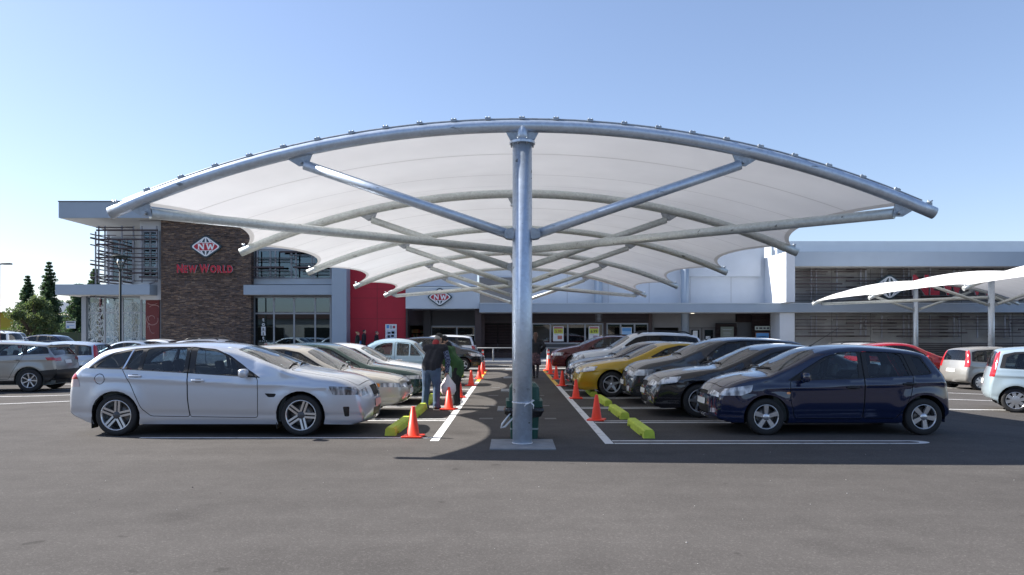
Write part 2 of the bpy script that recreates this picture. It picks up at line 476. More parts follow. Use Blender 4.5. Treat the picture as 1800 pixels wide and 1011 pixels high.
    def s_x(x): return float(np.interp(x*sx, T[ifront:irear+1,0], seg[ifront:irear+1]))
    inose = int(np.argmax(T[:,0] > sp.get('nose', .5)*sx))
    def s_zf(z): return float(np.interp(z*sz, np.maximum.accumulate(T[:inose,1]), seg[:inose]))
    def s_zr(z):
        zz = T[itop:,1][::-1]; return float(np.interp(z*sz, np.maximum.accumulate(zz), seg[itop:][::-1]))
    def sv(P):
        s = np.clip(P[:,0], 0, Stot); t = np.clip(P[:,1]/WS, -1, 1)
        def pos(s, t):
            ex = np.interp(s, seg, E[:,0]); ez = np.interp(s, seg, E[:,1]); nx = np.interp(s, seg, NO[:,0]); nz = np.interp(s, seg, NO[:,1])
            cr = np.interp(s, seg, crown); yy = np.interp(s, seg, ye); b = 1-np.abs(t)**2.2
            return np.stack([ex+nx*cr*b, yy*t, ez+nz*cr*b], 1)
        p = pos(s, t); h = .055; a = pos(np.clip(s+h, 0, Stot), t)-pos(np.clip(s-h, 0, Stot), t); c = pos(s, np.clip(t+h, -1, 1))-pos(s, np.clip(t-h, -1, 1))
        n = np.cross(c, a); n /= np.linalg.norm(n, axis=1)[:,None]+1e-9
        m = np.stack([np.interp(s, seg, NO[:,0]), 0*s, np.interp(s, seg, NO[:,1])], 1)
        n *= np.sign((n*m).sum(1)+1e-9)[:,None]
        return p, n
    so = dens([(0,-WS),(Stot,-WS),(Stot,WS),(0,WS)], step)
    ts = np.linspace(-WS, WS, len(so))
    so = np.vstack([np.stack([seg, np.full(len(seg), -WS)], 1), dens([(Stot,-WS),(Stot,WS)], step, False)[1:-1],
                    np.stack([seg[::-1], np.full(len(seg), WS)], 1), dens([(0,WS),(0,-WS)], step, False)[1:-1]])
    sregs = []; sinfo = []
    def sreg(s0, s1, t0, t1, kind, r=.03, t0b=None, t1b=None, mirror=False):
        t0b = t0 if t0b is None else t0b; t1b = t1 if t1b is None else t1b
        for sg in ((1, -1) if mirror else (1,)):
            p = [(s0, sg*t0*WS), (s0, sg*t1*WS), (s1, sg*t1b*WS), (s1, sg*t0b*WS)]
            sregs.append(dens(rounded(p, r), step)); sinfo.append(kind)
    b0, b1 = s_x(sp['screen'][0]), s_x(sp['screen'][1])
    sreg(b0, b1, -.96, .96, 'frit', .06); sreg(b0+.035, b1-.03, -.91, .91, 'screen', .07)
    if 'rearglass' in sp:
        r0, r1 = sp['rearglass']
        q0, q1 = (s_x(r0), s_x(r1)) if sp.get('rear_x', True) else (s_zr(r0), s_zr(r1))
        sreg(q0, q1, -.93, .93, 'frit', .05, -.93, .93); sreg(q0+.03, q1-.03, -.88, .88, 'rearglass', .06)
    for (k, z0, z1, t0, t1, *ex) in sp.get('front', []):
        sreg(s_zf(z0), s_zf(z1), t0, t1, k, .02, *(ex if ex else ()), mirror=(k in ('headf', 'fog')))
    for (k, z0, z1, t0, t1) in sp.get('rear', []):
        sreg(s_zr(z0), s_zr(z1), t0, t1, k, .02, mirror=(k in ('tailf',)))
    if detail < 2 and 'bonnet' in sp:
        h0 = s_x(sp['bonnet']); bo = dens(rounded([(h0, -.9*WS), (h0, .9*WS), (b0-.03, .93*WS), (b0-.03, -.93*WS)], .1), step)
        sregs.append(bo); sinfo.append('bonnetout'); sregs.append(inset(bo, gapw)); sinfo.append('bonnet')
    allc = np.vstack([so]+sregs); g = grid_in(so, step*1.1, allc, step*.55)
    V2, T2, O2 = cdt(so, sregs, g)
    p2, n2 = sv(V2); p2 = p2*fx+off; n2 = n2*fx
    sg_ = {}
    for t, o in zip(T2, O2):
        ks = [sinfo[i-1] for i in o if i > 0]
        for k in ('screen', 'rearglass', 'headf', 'fog', 'tailf', 'plate', 'mesh', 'grille', 'chrome', 'dark', 'frit'):
            if k in ks: key = k; break
        else:
            key = 'bonnet' if 'bonnet' in ks else ('gap' if 'bonnetout' in ks else 'paint')
        a, b, c = (p2[i] for i in t); nn = np.cross(b-a, c-a)
        if nn @ n2[t[0]] < 0: t = t[::-1]
        sg_.setdefault(key, []).append(t)
    for key, mi, offs in (('paint', 0, 0.), ('gap', 1, -.012), ('frit', 3, .001), ('dark', 2, -.01)):
        if key in sg_: body_groups.append(([[i+base for i in t] for t in sg_[key]], mi, offs))
    allV.append(p2); allN.append(n2); AV = np.vstack(allV); AN = np.vstack(allN)
    M_frit = mat('glass_border', (.01,.01,.012), .08, 0, .5)
    body = link('body', mk_mesh('body', AV, AN, body_groups, [pmat, M_gap, M_trim, M_frit]), root)
    gm = sp.get('glass', M_glass)
    if 'bonnet' in sg_: link('bonnet', mk_mesh('bonnet', p2, n2, [(sg_['bonnet'], 0, .001)], [sp.get('bonnet_mat', pmat)]), root)
    link('windscreen', mk_mesh('windscreen', p2, n2, [(sg_['screen'], 0, .002)], [M_screen]), root)
    if 'rearglass' in sg_: link('rear_window', mk_mesh('rear_window', p2, n2, [(sg_['rearglass'], 0, .002)], [gm]), root)
    if 'grille' in sg_ or 'mesh' in sg_:
        link('grille', mk_mesh('grille', p2, n2, [(sg_.get('grille', []), 0, -.012), (sg_.get('mesh', []), 1, -.018)], [sp.get('grille_mat', M_black), M_gap]), root)
    if 'chrome' in sg_: link('chrome_strip', mk_mesh('chrome_strip', p2, n2, [(sg_['chrome'], 0, .012)], [M_chrome]), root)
    for keep in (lambda x: x > 0, lambda x: x < 0):
        pl = [t for t in sg_.get('plate', []) if keep(p2[t[0]][0])]
        if pl: link('number_plate', mk_mesh('number_plate', p2, n2, [(pl, 0, .012)], [sp.get('plate_mat', M_plate)]), root)
    ctr = lambda ts: np.mean([p2[i] for t in ts for i in t], axis=0)
    hm = sp.get('head_mat', M_head)
    for sgn, Q, Nn, tr in side_parts:
        def half(k): return [t for t in sg_.get(k, []) if sgn*sum(p2[i][1] for i in t) > 0]
        for key, nm, ms in (('head', 'headlight', [hm]), ('tail', 'tail_light', [M_tail, M_tailw])):
            gl = [(tr(groups[(key, j)]), j, .004) for j in (0, 1) if (key, j) in groups]
            gf = half('headf' if key == 'head' else 'tailf')
            if not gl and not gf: continue
            VV = np.vstack([Q, p2]); NN = np.vstack([Nn, n2])
            gl = gl + ([([[i+len(Q) for i in t] for t in gf], 0, .004)] if gf else [])
            link(nm, mk_mesh(nm, VV, NN, gl, ms), root)
        fg = half('fog')
        if fg: link('fog_light', mk_mesh('fog_light', p2, n2, [(fg, 0, .003)], [M_head]), root)
        if ('amber', 0) in groups: link('indicator', mk_mesh('indicator', Q, Nn, [(tr(groups[('amber', 0)]), 0, .004)], [M_amber]), root)
        if ('brite', 0) in groups: link('window_trim', mk_mesh('window_trim', Q, Nn, [(tr(groups[('brite', 0)]), 0, .004)], [M_chrome]), root)
        own = sp.get('pane_door', [])
        dobj = {}
        for i, d in enumerate(doors):
            gl = [(tr(groups[('door%d' % i, j)]), j, 0. if j == 0 else -.002) for j in (0, 1) if ('door%d' % i, j) in groups]
            if gl: dobj[i] = link('door', mk_mesh('door', Q, Nn, gl, [sp.get('door_mat', pmat), M_trim]), root)
        for i in range(len(sp['panes'])):
            if ('pane', i) in groups:
                par = dobj.get(own[i]) if i < len(own) else None
                link('window', mk_mesh('window', Q, Nn, [(tr(groups[('pane', i)]), 0, -.010)], [gm]), par or root)
        if detail < 2:
            for i, h in enumerate(sp.get('handles', [])):
                P = np.array([sc(h)]); q, n = side(P); q = (q*fx+off)[0]*np.array([1, sgn, 1])
                m = MB(); m.rbox(Vector(q)+Vector((0, sgn*.016, 0)), (.20, .022, .034), .010); m.rbox(Vector(q), (.09, .012, .055), .005, 1)
                m.build('handle', [sp.get('handle_mat', pmat), M_gap], dobj.get(i) or root)
        if 'mirror' in sp:
            P = np.array([sc(sp['mirror'])]); q, n = side(P); q = (q*fx+off)[0]*np.array([1, sgn, 1])
            m = MB(); ms = sp.get('mirror_size', (.11, .20, .13))
            m.rbox(Vector(q)+Vector((.02, sgn*(.03+ms[1]/2), .04)), ms, .045, 0); m.rbox(Vector(q)+Vector((.02, sgn*.02, 0)), (.07, .09, .035), .012, 1)
            m.box(q[0]+.02-ms[0]/2-.002, q[0]+.02-ms[0]/2+.001, *sorted((q[1]+sgn*.05, q[1]+sgn*(.01+ms[1]))), q[2]-.005, q[2]+.085, 2)
            m.build('wing_mirror', [sp.get('mirror_mat', pmat), M_black, M_chrome], root)
    # --- wheel wells and underside
    u = MB(); wi = W-.05
    for xc in (xf, xr):
        X = L/2-xc
        n = 14; a = np.linspace(-.25, PI+.25, n)
        for sgn in (1, -1):
            vs = []
            for yy in (sgn*(wi-.02), sgn*(wi-.36)):
                for q in a: vs.append((X+Ra*1.015*math.cos(q), yy, Rw+Ra*1.015*math.sin(q)))
            u.add(vs, [(k, k+1, n+k+1, n+k) for k in range(n-1)], 0)
            u.box(X-Ra, X+Ra, *sorted((sgn*(wi-.37), sgn*(wi-.36))), .18, Rw+Ra, 0)
        u.box(X-.05, X+.05, -wi+.2, wi-.2, Rw-.05, Rw+.05)
    u.box(L/2-xr+Ra, L/2-xf-Ra, -wi+.06, wi-.06, zs-.02, zs+.06)
    u.box(-L/2+.25, L/2-.3, -wi+.38, wi-.38, zs-.02, zs+.25)
    u.build('underbody', [mat('underbody', (.012,.012,.013), .9)], root)
    # --- interior
    zb = float(np.interp(sp['screen'][0]*sx, bx[:,0], bx[:,1]))-.06; xa = L/2-sp['screen'][0]*sx-.05; xe = L/2-sp.get('cabin_end', sp['panes'][-1][0][0])*sx
    it = MB(); iw = W-.13
    it.box(xe, xa, iw-.02, iw, .25, zb); it.box(xe, xa, -iw, -iw+.02, .25, zb); it.box(xe, xa, -iw, iw, .22, .26)
    it.box(xe-.02, xe, -iw, iw, .25, zb); it.rbox(Vector((xa-.28, 0, zb-.18)), (.55, 2*iw-.06, .34), .08)
    it.build('interior', M_inter, root)
    if detail < 2:
        sm = sp.get('seat', M_seat)
        xd = sp.get('seats', (.52, .80)); 
        for k, fr in enumerate(xd):
            X = xa+(xe-xa)*fr
            for sy in ((-.36, .36) if k == 0 else (-.42, 0, .42)):
                m = MB(); Mt = Matrix.Translation((X, sy, 0)) @ Matrix.Rotation(R_(-14), 4, 'Y')
                wd = .46 if k == 0 else .40
                hz = zb+.06
                m.rbox(Vector((0, 0, hz-.24)), (.13, wd, .62), .05, 0, Mt); m.rbox(Vector((0, 0, hz+.20)), (.09, .24, .18), .04, 0, Mt)
                m.rbox(Vector((X+.27, sy, .45)), (.5, wd, .18), .05, 0)
                m.build('seat', sm, root)
        m = MB(); Mt = Matrix.Translation((xa-.62, sp.get('driver', -1)*.36, zb-.02)) @ Matrix.Rotation(R_(-65), 4, 'Y')
        m.tube([Mt @ Vector((.185*math.cos(a), .185*math.sin(a), 0)) for a in np.linspace(0, 2*PI, 21)], .016, 6)
        m.tube([Mt @ Vector((-.18, 0, 0)), Mt @ Vector((.18, 0, 0))], .014, 6); m.build('steering_wheel', M_inter, root)
        # wipers lie at the foot of the screen
        m = MB()
        for t0, t1, ds in ((-.1, .62, .09), (-.78, -.12, .08)):
            m = MB(); pp, nn = sv(np.array([(b0+.02, t0*WS), (b0+.07, (t0+t1)/2*WS), (b0+ds, t1*WS)]))
            m.tube([Vector(p)+Vector(n)*.018 for p, n in zip(pp*fx+off, nn*fx)], .011, 5)
            m.build('wiper', M_black, root)
    # --- wheels
    tyre, rim = wheel_meshes(Rw, sp.get('tw', .21), sp.get('rim', 'double5'), sp.get('rimr', Rw*.69))
    ins = sp.get('wheel_in', .035)
    for xc in (xf, xr):
        yw = float(Y0(np.array([xc]), np.array([Rw+Ra*.5]))[0]) - ins - sp.get('tw', .21)/2
        for sgn in (1, -1):
            w = bpy.data.objects.new('wheel', None); COL.objects.link(w); w.parent = root; w.empty_display_size = .2
            w.location = (L/2-xc, sgn*yw, Rw); w.rotation_euler = (0, rng.uniform(0, 6), 0 if sgn < 0 else PI)
            if sp.get('steer') and xc == xf: w.rotation_euler[2] += sp['steer']
            link('tyre', tyre, w); link('rim', rim, w)
    if sp.get('rails') and detail < 3:
        for sgn in (1, -1):
            m = MB(); xs = np.linspace(sp['rails'][0]*sx, sp['rails'][1]*sx, 9)
            ii = [int(np.argmin(np.abs(T[ifront:irear,0]-q)))+ifront for q in xs]
            pts = [Vector((L/2-E[i,0], sgn*(ye[i]-.03), E[i,1]+crown[i]*.3+(.07 if 0 < j < 8 else .0))) for j, i in enumerate(ii)]
            m.tube(pts, .022, 6); m.build('roof_rail', sp.get('rail_mat', M_black), root)
    if sp.get('aerial'):
        ax, ang, ln = sp['aerial']; i = int(np.argmin(np.abs(T[ifront:irear,0]-ax*sx)))+ifront
        p0 = Vector((L/2-T[i,0], sp.get('aerial_y', 0), T[i,1]-.01)); d = Vector((-math.cos(ang), 0, math.sin(ang)))
        MB().tube([p0, p0+d*.05], .014, 6).tube([p0+d*.04, p0+d*ln], [.005, .003], 5).build('aerial', M_black, root)
    if 'flaps' in sp:
        for sgn in (1, -1):
            for xc in (xf, xr):
                X = L/2-xc-Ra*.98; MB().box(X-.012, X, *sorted((sgn*(W-.22), sgn*(W-.035))), .12, .40).build('mud_flap', M_black, root)
    root['_len'] = 0.
    del root['_len']
    return root, L
# ------------------------------------------------------------------ car shapes, metres, x from the nose back, z up: (x, z, crown, edge radius)
ESTATE = dict(W=.945, R=.327, Ra=.385, wheels=(1.055, 3.965), sill=.185, kf=.20, kr=.15, af=1.0, ar=.9, rim='double5', rimr=.245, tw=.235,
  top=[(.26,.165,0,.02),(.06,.19,.05,.03),(.0,.33,.10,.06),(0,.52,.13,.07),(.045,.68,.12,.07),(.13,.79,.08,.08),(.40,.915,.05,.10),(.87,1.005,.045,.11),(1.24,1.07,.05,.07,'c'),
       (1.70,1.27,.08,.06),(2.17,1.42,.06,.08),(2.64,1.475,.045,.10),(3.23,1.472,.04,.1),(3.82,1.44,.04,.1),(4.20,1.385,.04,.09),(4.42,1.27,.06,.09),(4.70,1.05,.07,.08),(4.79,.94,.08,.08),
       (4.83,.80,.09,.08),(4.86,.64,.10,.08),(4.85,.44,.09,.07),(4.79,.31,.05,.05),(4.5,.235,0,.02)],
  belt=[(0,.80),(.9,.90),(1.7,.93),(2.8,.995),(3.9,1.06),(4.9,1.08)],
  dlo=[(1.68,.915),(1.95,1.085),(2.2,1.255),(2.45,1.36),(2.8,1.405),(3.35,1.405),(3.75,1.375),(4.05,1.31),(4.25,1.20),(4.42,1.065),(3.9,1.052),(2.85,.99)],
  panes=[[(1.98,.955),(2.12,1.17),(2.36,1.31),(2.73,1.385),(2.73,.985)],[(2.90,1.005),(2.90,1.39),(3.40,1.385),(3.52,1.365),(3.56,1.045)],[(3.62,1.05),(3.585,1.36),(3.70,1.345),(3.80,1.055)],[(3.90,1.065),(3.76,1.345),(4.0,1.285),(4.18,1.19),(4.31,1.075)]],
  pane_door=[0,1,1], cabin_end=4.2, seats=(.33,.62),
  doors=[[(1.725,.905),(1.72,.60),(1.73,.285),(2.80,.30),(2.83,.60),(2.84,1.40),(2.45,1.37),(2.2,1.265),(1.95,1.095)],
         [(2.85,.60),(2.82,.30),(3.42,.31),(3.56,.44),(3.72,.80),(3.87,1.055),(3.74,1.37),(3.35,1.40),(2.86,1.40)]],
  handles=[(2.66,.875),(3.65,.945)], mirror=(1.93,.955), mirror_size=(.12,.2,.14),
  head=[(-.1,.755),(.22,.765),(.62,.785),(.55,.645),(-.1,.64)], head_mat=M_headdk, tail=[(4.62,.99),(4.84,1.02),(4.90,.88),(4.57,.90)], tail2=[(4.57,.90),(4.90,.88),(4.92,.77),(4.54,.775)],
  vent=[(1.43,.67),(1.62,.675),(1.56,.615),(1.46,.615)], clad=[(.30,.46),(.40,.46),(.38,.30),(.31,.30)],
  screen=(1.27,2.12), rearglass=(1.33,1.04), rear_x=False, bonnet=.17,
  front=[('mesh',.60,.76,-.34,.34),('headf',.655,.765,.62,1.08),('plate',.42,.53,-.32,.32),('dark',.26,.40,-.45,.45),('chrome',.575,.60,-.3,.3)],
  rear=[('tailf',.80,1.0,.72,1.08),('plate',.72,.83,-.35,.35)], flaps=1, plate_mat=M_platered, flare=.02)
HATCH = dict(W=.835, R=.293, Ra=.355, wheels=(.83, 3.33), sill=.20, kf=.22, kr=.13, af=.9, ar=.7, rim='fat5', rimr=.20, tw=.195,
  top=[(.26,.20,0,.02),(.06,.23,.05,.03),(.0,.38,.10,.06),(0,.53,.12,.06),(.02,.66,.11,.06),(.11,.755,.08,.07),(.27,.86,.06,.09),(.56,.955,.05,.10),(.88,1.005,.05,.07,'c'),
       (1.30,1.22,.08,.06),(1.70,1.395,.06,.08),(2.20,1.455,.04,.09),(2.70,1.445,.04,.09),(3.2,1.395,.04,.09),(3.46,1.335,.05,.08),(3.58,1.22,.06,.07),(3.76,.96,.07,.08),(3.81,.83,.08,.08),
       (3.84,.66,.08,.08),(3.86,.48,.09,.07),(3.82,.32,.05,.05),(3.62,.25,0,.02)],
  belt=[(0,.75),(.6,.84),(1.1,.875),(2.2,.905),(3.4,.975),(3.9,.98)],
  dlo=[(1.16,.88),(1.5,1.08),(1.80,1.25),(2.05,1.335),(2.5,1.35),(3.0,1.325),(3.33,1.28),(3.47,1.0),(3.38,.975),(2.2,.905)],
  panes=[[(1.47,.905),(1.58,1.06),(1.86,1.25),(2.10,1.325),(2.33,1.335),(2.30,.925)],[(2.46,.93),(2.47,1.335),(2.9,1.325),(3.0,1.29),(3.10,.955)],[(3.26,.975),(3.17,1.27),(3.31,1.25),(3.45,1.005),(3.41,.975)]],
  pane_door=[0,1], cabin_end=3.3, seats=(.36,.72),
  doors=[[(1.20,.87),(1.20,.56),(1.27,.27),(2.36,.26),(2.38,.6),(2.39,1.345),(2.05,1.33),(1.80,1.26),(1.45,1.06)],[(2.40,.6),(2.38,.27),(2.88,.27),(3.02,.44),(3.12,.68),(3.16,.94),(3.05,1.32),(2.5,1.35),(2.41,1.345)]],
  handles=[(2.19,.775),(3.08,.83)], handle_mat=M_black, mirror=(1.42,.90), mirror_size=(.11,.19,.15),
  head=[(-.1,.645),(.12,.72),(.30,.76),(.62,.815),(.58,.70),(.44,.64),(-.1,.63)], tail=[(3.40,1.33),(3.52,1.33),(3.86,.90),(3.74,.83),(3.66,.98)], amber=[(1.14,.70),(1.20,.70),(1.20,.665),(1.14,.665)],
  screen=(.93,1.66), rearglass=(1.28,.97), rear_x=False, bonnet=.16,
  front=[('mesh',.625,.69,-.42,.42),('headf',.635,.73,.58,1.08),('plate',.46,.56,-.36,.36),('mesh',.31,.44,-.55,.55),('fog',.33,.41,.66,.92)],
  rear=[('tailf',.84,1.2,.86,1.08),('plate',.6,.7,-.35,.35)], seat=M_seatlt, aerial=(1.82,R_(32),.62), flare=.022)
SEDAN90 = dict(W=.85, R=.30, Ra=.355, wheels=(.88, 3.45), sill=.21, kf=.17, kr=.13, af=.8, ar=.7, rim='cover', tw=.185,
  top=[(.28,.22,0,.02),(.06,.28,.05,.05),(0,.40,.09,.06),(0,.52,.10,.06),(.03,.62,.09,.06),(.11,.715,.06,.07),(.38,.79,.04,.08),(.85,.865,.035,.09),(1.24,.925,.04,.06,'c'),
       (1.6,1.13,.08,.05),(1.98,1.325,.06,.06),(2.35,1.395,.04,.08),(2.75,1.40,.04,.08),(3.15,1.355,.04,.08),(3.5,1.19,.07,.06),(3.74,1.025,.05,.06,'c'),(4.1,1.01,.04,.08),(4.4,.97,.04,.07),
       (4.47,.84,.07,.06),(4.5,.62,.08,.06),(4.48,.42,.07,.05),(4.2,.25,0,.02)],
  belt=[(0,.72),(1.0,.84),(1.5,.865),(2.6,.89),(3.6,.93),(4.5,.94)],
  dlo=[(1.45,.885),(1.8,1.09),(2.08,1.25),(2.4,1.315),(2.85,1.315),(3.1,1.27),(3.32,1.12),(3.42,.93),(2.5,.90)],
  panes=[[(1.62,.915),(1.86,1.09),(2.10,1.225),(2.38,1.285),(2.38,.92)],[(2.50,.925),(2.50,1.285),(2.82,1.285),(3.05,1.235),(3.12,.945)],[(3.17,.95),(3.12,1.2),(3.25,1.11),(3.33,.955)]],
  pane_door=[0,1,1], cabin_end=3.3, seats=(.36,.74),
  doors=[[(1.42,.87),(1.40,.5),(1.46,.27),(2.42,.27),(2.44,.6),(2.445,1.30),(2.1,1.245),(1.8,1.08)],[(2.455,.6),(2.44,.27),(2.90,.28),(3.1,.6),(3.36,.95),(3.05,1.28),(2.46,1.30)]],
  handles=[(2.26,.80),(3.14,.82)], mirror=(1.66,.90), mirror_size=(.1,.17,.11), amber=[(.50,.655),(.62,.665),(.62,.585),(.49,.585)],
  head=[(-.1,.655),(.48,.665),(.48,.585),(-.1,.575)], tail=[(4.2,.92),(4.5,.92),(4.5,.72),(4.24,.75)],
  screen=(1.27,1.94), rearglass=(3.18,3.68), bonnet=.15,
  front=[('mesh',.585,.655,-.42,.42),('headf',.585,.66,.48,1.08),('plate',.42,.52,-.33,.33),('mesh',.30,.38,-.5,.5)],
  rear=[('tailf',.74,.9,.4,1.08),('plate',.76,.87,-.3,.3)], flare=.012)
SEDAN = dict(W=.92, R=.325, Ra=.38, wheels=(.95, 3.75), sill=.2, kf=.22, kr=.16, af=1.0, ar=.9, rim='star5', tw=.22,
  top=[(.26,.175,0,.02),(.06,.20,.05,.03),(.0,.36,.10,.06),(0,.54,.13,.07),(.05,.68,.11,.07),(.16,.78,.07,.08),(.42,.875,.05,.1),(.9,.965,.045,.11),(1.34,1.02,.05,.07,'c'),
       (1.75,1.22,.08,.06),(2.2,1.405,.06,.08),(2.6,1.46,.045,.1),(3.0,1.455,.04,.1),(3.45,1.39,.05,.09),(3.85,1.22,.08,.07),(4.15,1.09,.05,.06,'c'),(4.45,1.09,.04,.08),(4.74,1.07,.04,.07),
       (4.80,.92,.08,.06),(4.83,.66,.09,.07),(4.8,.42,.07,.05),(4.5,.24,0,.02)],
  belt=[(0,.76),(1.0,.87),(1.6,.91),(2.7,.96),(3.7,1.0),(4.85,1.02)],
  dlo=[(1.72,.93),(2.05,1.12),(2.35,1.28),(2.7,1.365),(3.1,1.355),(3.45,1.28),(3.75,1.10),(3.78,1.01),(2.8,.965)],
  panes=[[(1.95,.96),(2.15,1.12),(2.42,1.27),(2.72,1.335),(2.74,.98)],[(2.86,.985),(2.85,1.335),(3.12,1.32),(3.36,1.255),(3.45,1.01)],[(3.50,1.01),(3.44,1.22),(3.62,1.1),(3.68,1.02)]],
  pane_door=[0,1,1], cabin_end=3.7, seats=(.35,.72),
  doors=[[(1.66,.90),(1.64,.5),(1.70,.28),(2.74,.28),(2.78,.6),(2.79,1.35),(2.4,1.285),(2.05,1.11)],[(2.80,.6),(2.76,.28),(3.25,.29),(3.45,.6),(3.68,1.0),(3.45,1.27),(2.81,1.35)]],
  handles=[(2.6,.86),(3.46,.90)], mirror=(1.93,.96),
  head=[(-.1,.74),(.14,.765),(.38,.80),(.60,.815),(.50,.70),(.2,.655),(-.1,.65)], tail=[(4.45,1.02),(4.82,1.02),(4.86,.82),(4.52,.85)],
  screen=(1.37,2.15), rearglass=(3.5,4.08), bonnet=.2,
  front=[('mesh',.60,.70,-.38,.38),('headf',.65,.755,.55,1.08),('plate',.44,.54,-.33,.33),('mesh',.27,.40,-.55,.55),('fog',.31,.39,.66,.82)],
  rear=[('tailf',.84,1.0,.5,1.08),('plate',.8,.91,-.3,.3)], flare=.02)
SUV = dict(W=.93, R=.36, Ra=.43, wheels=(.90, 3.60), sill=.30, kf=.15, kr=.11, af=.8, ar=.7, rim='star5', tw=.235, rimr=.235,
  top=[(.25,.30,0,.02),(.05,.38,.05,.05),(0,.52,.10,.07),(0,.70,.11,.07),(.03,.86,.10,.07),(.13,.97,.06,.08),(.45,1.06,.05,.1),(.9,1.12,.045,.1),(1.22,1.16,.05,.07,'c'),
       (1.6,1.40,.08,.06),(1.95,1.61,.06,.07),(2.3,1.69,.04,.09),(2.9,1.71,.04,.09),(3.5,1.69,.04,.09),(4.05,1.63,.04,.08),(4.25,1.52,.05,.08),(4.40,1.15,.07,.08),(4.45,.95,.08,.08),
       (4.48,.75,.09,.08),(4.48,.52,.08,.06),(4.25,.35,0,.02)],
  belt=[(0,.93),(.8,1.02),(1.5,1.06),(2.6,1.08),(4.5,1.12)],
  dlo=[(1.50,1.08),(1.85,1.36),(2.1,1.52),(2.4,1.595),(3.0,1.605),(3.8,1.575),(4.12,1.51),(4.24,1.14),(2.6,1.095)],
  panes=[[(1.64,1.115),(1.92,1.36),(2.14,1.50),(2.45,1.56),(2.46,1.115)],[(2.58,1.12),(2.58,1.565),(3.1,1.565),(3.36,1.54),(3.42,1.13)],[(3.54,1.14),(3.50,1.53),(3.85,1.51),(4.05,1.47),(4.13,1.16)]],
  pane_door=[0,1], cabin_end=4.1, seats=(.33,.66),
  doors=[[(1.46,1.07),(1.42,.6),(1.50,.38),(2.48,.38),(2.51,.7),(2.52,1.585),(2.1,1.51),(1.85,1.35)],[(2.53,.7),(2.51,.38),(2.98,.38),(3.2,.72),(3.46,1.12),(3.43,1.575),(2.54,1.59)]],
  handles=[(2.32,.97),(3.26,1.0)], mirror=(1.68,1.12), mirror_size=(.12,.2,.19),
  head=[(-.1,.92),(.36,.97),(.42,.84),(-.1,.80)], tail=[(4.2,1.12),(4.5,1.12),(4.5,.85),(4.28,.85)],
  screen=(1.26,1.90), rearglass=(1.55,1.15), rear_x=False, bonnet=.17,
  front=[('mesh',.76,.92,-.45,.45),('headf',.80,.93,.52,1.08),('plate',.56,.66,-.33,.33),('mesh',.40,.52,-.6,.6),('fog',.46,.54,.7,.86)],
  rear=[('tailf',.85,1.1,.8,1.08),('plate',.85,.96,-.3,.3)], flare=.025, rails=(2.2,4.0))
TALL = dict(HATCH, W=.80, wheels=(.72,3.10), R=.285, Ra=.345, rim='cover', aerial=None, seat=M_seat,
  top=[(.25,.2,0,.02),(.05,.28,.05,.04),(0,.42,.10,.06),(0,.58,.11,.06),(.04,.72,.10,.06),(.16,.83,.07,.07),(.40,.94,.05,.09),(.72,1.02,.05,.06,'c'),
       (1.1,1.27,.07,.06),(1.45,1.46,.05,.08),(1.9,1.53,.04,.09),(2.5,1.54,.04,.09),(3.05,1.51,.04,.09),(3.38,1.46,.05,.08),(3.48,1.36,.06,.08),(3.58,1.02,.07,.08),(3.63,.84,.08,.08),
       (3.67,.66,.08,.08),(3.68,.46,.08,.07),(3.62,.30,.05,.05),(3.45,.25,0,.02)],
  belt=[(0,.80),(.6,.90),(1.1,.92),(2.2,.95),(3.7,1.0)],
  dlo=[(.98,.93),(1.3,1.16),(1.55,1.34),(1.85,1.42),(2.5,1.43),(3.1,1.40),(3.32,1.34),(3.40,1.02),(2.2,.96)],
  panes=[[(1.24,.96),(1.42,1.18),(1.62,1.33),(1.9,1.40),(2.10,1.40),(2.08,.97)],[(2.20,.98),(2.21,1.405),(2.75,1.395),(2.84,.995)],[(2.95,1.01),(2.87,1.37),(3.15,1.345),(3.26,1.27),(3.30,1.03)]],
  pane_door=[0,1], cabin_end=3.2, seats=(.36,.74),
  doors=[[(1.0,.92),(1.0,.56),(1.07,.29),(2.12,.28),(2.14,.6),(2.15,1.42),(1.8,1.40),(1.5,1.30),(1.28,1.13)],[(2.16,.6),(2.14,.28),(2.66,.28),(2.80,.46),(2.9,.7),(2.92,1.0),(2.84,1.405),(2.17,1.42)]],
  handles=[(1.97,.82),(2.76,.86)], handle_mat=M_black, mirror=(1.25,.95), amber=None,
  head=[(.08,.76),(.3,.80),(.55,.87),(.5,.75),(.12,.66)], tail=[(3.36,1.42),(3.50,1.42),(3.66,.84),(3.50,.82)],
  screen=(.76,1.41), rearglass=(1.42,1.05), bonnet=.15,
  front=[('mesh',.62,.70,-.42,.42),('headf',.66,.76,.58,1.08),('plate',.46,.56,-.36,.36),('mesh',.31,.42,-.55,.55)],
  rear=[('tailf',.84,1.4,.84,1.08),('plate',.64,.75,-.33,.33)], flare=.02)
